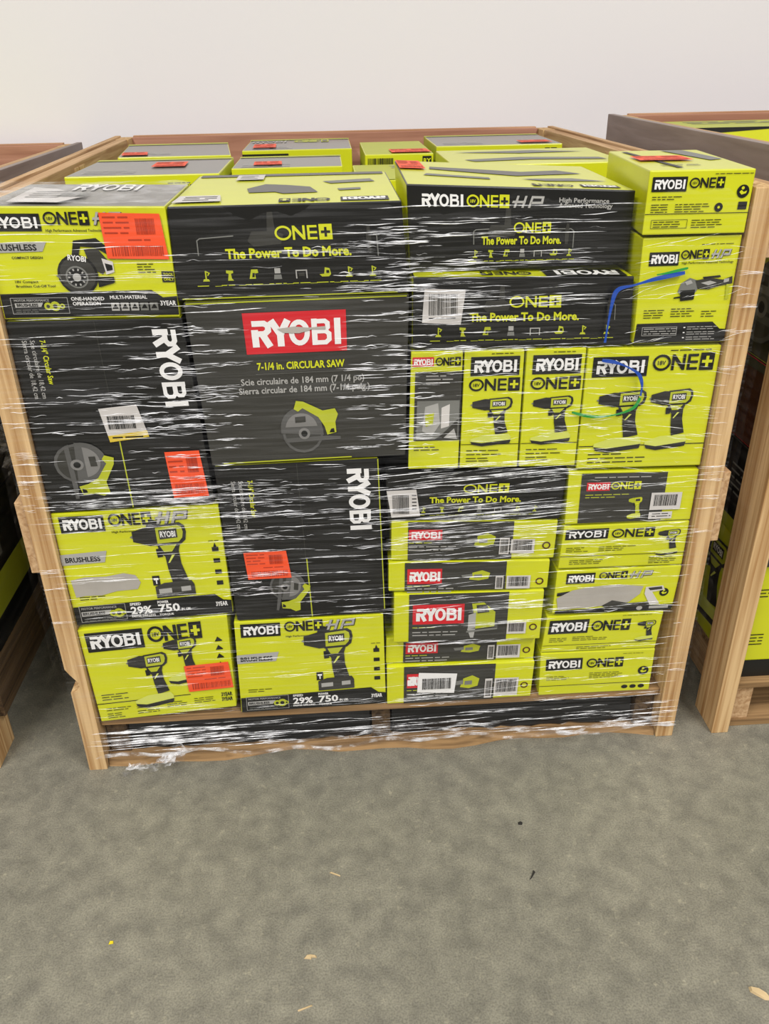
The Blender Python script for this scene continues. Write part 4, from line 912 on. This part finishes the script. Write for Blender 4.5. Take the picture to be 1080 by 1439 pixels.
for x_, z_, L_, w_, s_ in ((.60, 1.084, .16, .003, 0), (.72, 1.083, .17, .003, -.01), (.86, 1.078, .15, .0026, .02), (.0, 1.062, .20, .0024, -.02), (.05, 1.05, .18, .002, -.02), (.0, 1.077, .16, .002, -.03), (.16, 1.038, .14, .002, .01), (.31, .938, .13, .003, .03), (.56, .925, .11, .003, .02), (.10, .625, .20, .003, .02), (.63, .625, .28, .003, .06), (.70, .60, .22, .003, .05), (.64, .43, .2, .0026, .01), (.95, .415, .2, .002, -.02), (.70, 1.0, .22, .0024, 0), (.66, .99, .12, .0026, 0), (.04, .09, .3, .003, .03), (.04, .07, .34, .003, .04), (.5, .075, .3, .003, .03)):
    crease(x_, z_, L_, w_, s_)
o = link('film_crease', CV, CF, ['film_crease'], FT); o['kind'] = 'stuff'
# gathered lower hem: a loose rope of film along the pallet
def rope(name, pts, r, seed, m='film_bunch'):
    rr = random.Random(seed); v = []; f = []; n = len(pts); k = 9
    for i, (x, y, z) in enumerate(pts):
        for j in range(k):
            a = 2*math.pi*j/k; q = r*(.5+rr.random()*.9)*(0.35 if i in (0, n-1) else 1)
            v.append((x-FB[0], y+math.cos(a)*q*.5-FB[1], z+math.sin(a)*q-FB[2]))
    for i in range(n-1):
        for j in range(k): f.append((i*k+j, i*k+(j+1) % k, i*k+k+(j+1) % k, i*k+k+j))
    return link(name, v, f, [m], FT)
rope('film_hem', [(.02+1.2*i/60, -.010, .040+.006*math.sin(i*.7)+.006*math.sin(i*.23)) for i in range(61)], .0045, 4)
rope('film_hem', [(.36+.5*i/36, -.009, .056+.05*i/36*.4+.005*math.sin(i*.9)) for i in range(37)], .0035, 6)
rope('film_hem', [(.70+.5*i/36, -.009, .050+.018*math.sin(i*.25)+.004*math.sin(i*1.1)) for i in range(37)], .0035, 9)
# crumpled loose tail hanging on to the floor
rr = random.Random(8); v = []; f = []; nx, nz = 22, 12
for j in range(nz+1):
    for i in range(nx+1):
        s_, t_ = i/nx, j/nz
        x = .070+.125*s_+.01*rr.random(); zt_ = .016+.050*s_+.012*math.sin(s_*9); zb = .003+.022*s_
        z = zb+(zt_-zb)*t_+rr.uniform(-.003, .003); y = -.030+.018*s_+rr.uniform(-.007, .007)
        v.append((x-FB[0], y-FB[1], max(.001, z)-FB[2]))
for j in range(nz):
    for i in range(nx): a = j*(nx+1)+i; f.append((a, a+1, a+nx+2, a+nx+1))
link('film_tail', v, f, ['film_bunch'], FT)

# film on the neighbouring loads
def nb_film(label, xa, y0, y1, z1, seed):
    T = thing('stretch_film', label, 'plastic film', (xa, y0, .1), 'film on the neighbouring loads'); v = []; f = []; ny, nz = 24, 24
    for j in range(nz+1):
        for i in range(ny+1):
            y = (y1-y0)*i/ny; z = (z1-.12)*j/nz; v.append((.002*math.sin(z*33+y*6+seed), y, z))
    for j in range(nz):
        for i in range(ny): a = j*(ny+1)+i; f.append((a, a+1, a+ny+2, a+ny+1))
    link('film_sheet', v, f, ['film_side'], T, None, True); return T
nb_film('cloudy stretch film over the side of the left crate, facing the gap', -.166, .015, 1.42, 1.078, 1)
T = nb_film('cloudy stretch film over the side of the right crate, facing the gap', 1.285, -.004, 1.105, 1.139, 2)
# loose film gathered on the left load, seen in the gap
rr = random.Random(2); v = []; f = []; n, k = 26, 7
for i in range(n):
    t_ = i/(n-1); x = -.155+.012*math.sin(t_*7); y = .30+.16*t_; z = .78-.42*t_+.02*math.sin(t_*12)
    for j in range(k):
        a = 2*math.pi*j/k; q = .030*(.4+rr.random()*.8); v.append((x+math.cos(a)*q*.4, y+math.cos(a)*q, z+math.sin(a)*q*.6))
for i in range(n-1):
    for j in range(k): f.append((i*k+j, i*k+(j+1) % k, i*k+k+(j+1) % k, i*k+k+j))
tag(link('loose_film_tail', v, f, ['film_bunch']), 'twisted loose tail of stretch film hanging in the left gap', 'plastic film')

# ------------------------------------------------------------------ litter on the floor
def bit(name, label, cat, x, y, pts, h, m, seed=0):
    rr = random.Random(seed); n = len(pts); v = [(a, b, .0004) for a, b in pts]+[(a*.8, b*.8, h*(.7+.5*rr.random())) for a, b in pts]
    f = [tuple(range(n-1, -1, -1)), tuple(range(n, 2*n))]+[(i, (i+1) % n, n+(i+1) % n, n+i) for i in range(n)]
    o = link(name, v, f, [m]); o.location = (x, y, 0); return tag(o, label, cat, 'litter on the floor')
bit('wood_chip', 'pale wood splinter lying on the concrete near the bottom centre', 'wood chip', .458, -.442, [(-.010, -.003), (.002, -.005), (.003, -.002), (.011, -.003), (.010, .001), (.001, .003), (-.006, .002)], .003, 'chip', 1)
bit('wood_chip', 'tan wood scrap at the lower right edge of the floor', 'wood chip', 1.150, -.553, [(-.012, .010), (-.013, .002), (.004, -.012), (.016, -.014), (.012, -.004), (.002, .006)], .004, 'chip', 2)
bit('plastic_scrap', 'tiny bright yellow scrap on the floor at lower left', 'scrap', .130, -.393, [(-.004, -.003), (.004, -.002), (.003, .003), (-.003, .003)], .002, 'yellow_bit', 3)
bit('pebble', 'small dark crumb on the floor below the right half of the pallet', 'crumb', .851, -.204, [(-.004, -.003), (.003, -.004), (.005, .001), (.001, .004), (-.004, .002)], .003, 'dark_crumb', 4)
bit('plastic_scrap', 'thin dark sliver on the floor right of centre', 'scrap', .850, -.318, [(-.008, -.010), (-.003, -.006), (.006, .006), (.003, .010), (-.002, .000)], .002, 'dark_crumb', 5)
bit('wood_chip', 'short pale splinter on the floor above the larger one', 'wood chip', .50, -.290, [(-.010, .004), (-.008, .006), (.010, -.003), (.009, -.005)], .002, 'chip', 6)
bit('wood_chip', 'thin pale sliver on the floor at the very bottom centre', 'wood chip', .452, -.525, [(-.012, -.003), (-.010, -.005), (.011, .002), (.010, .004)], .002, 'chip', 7)
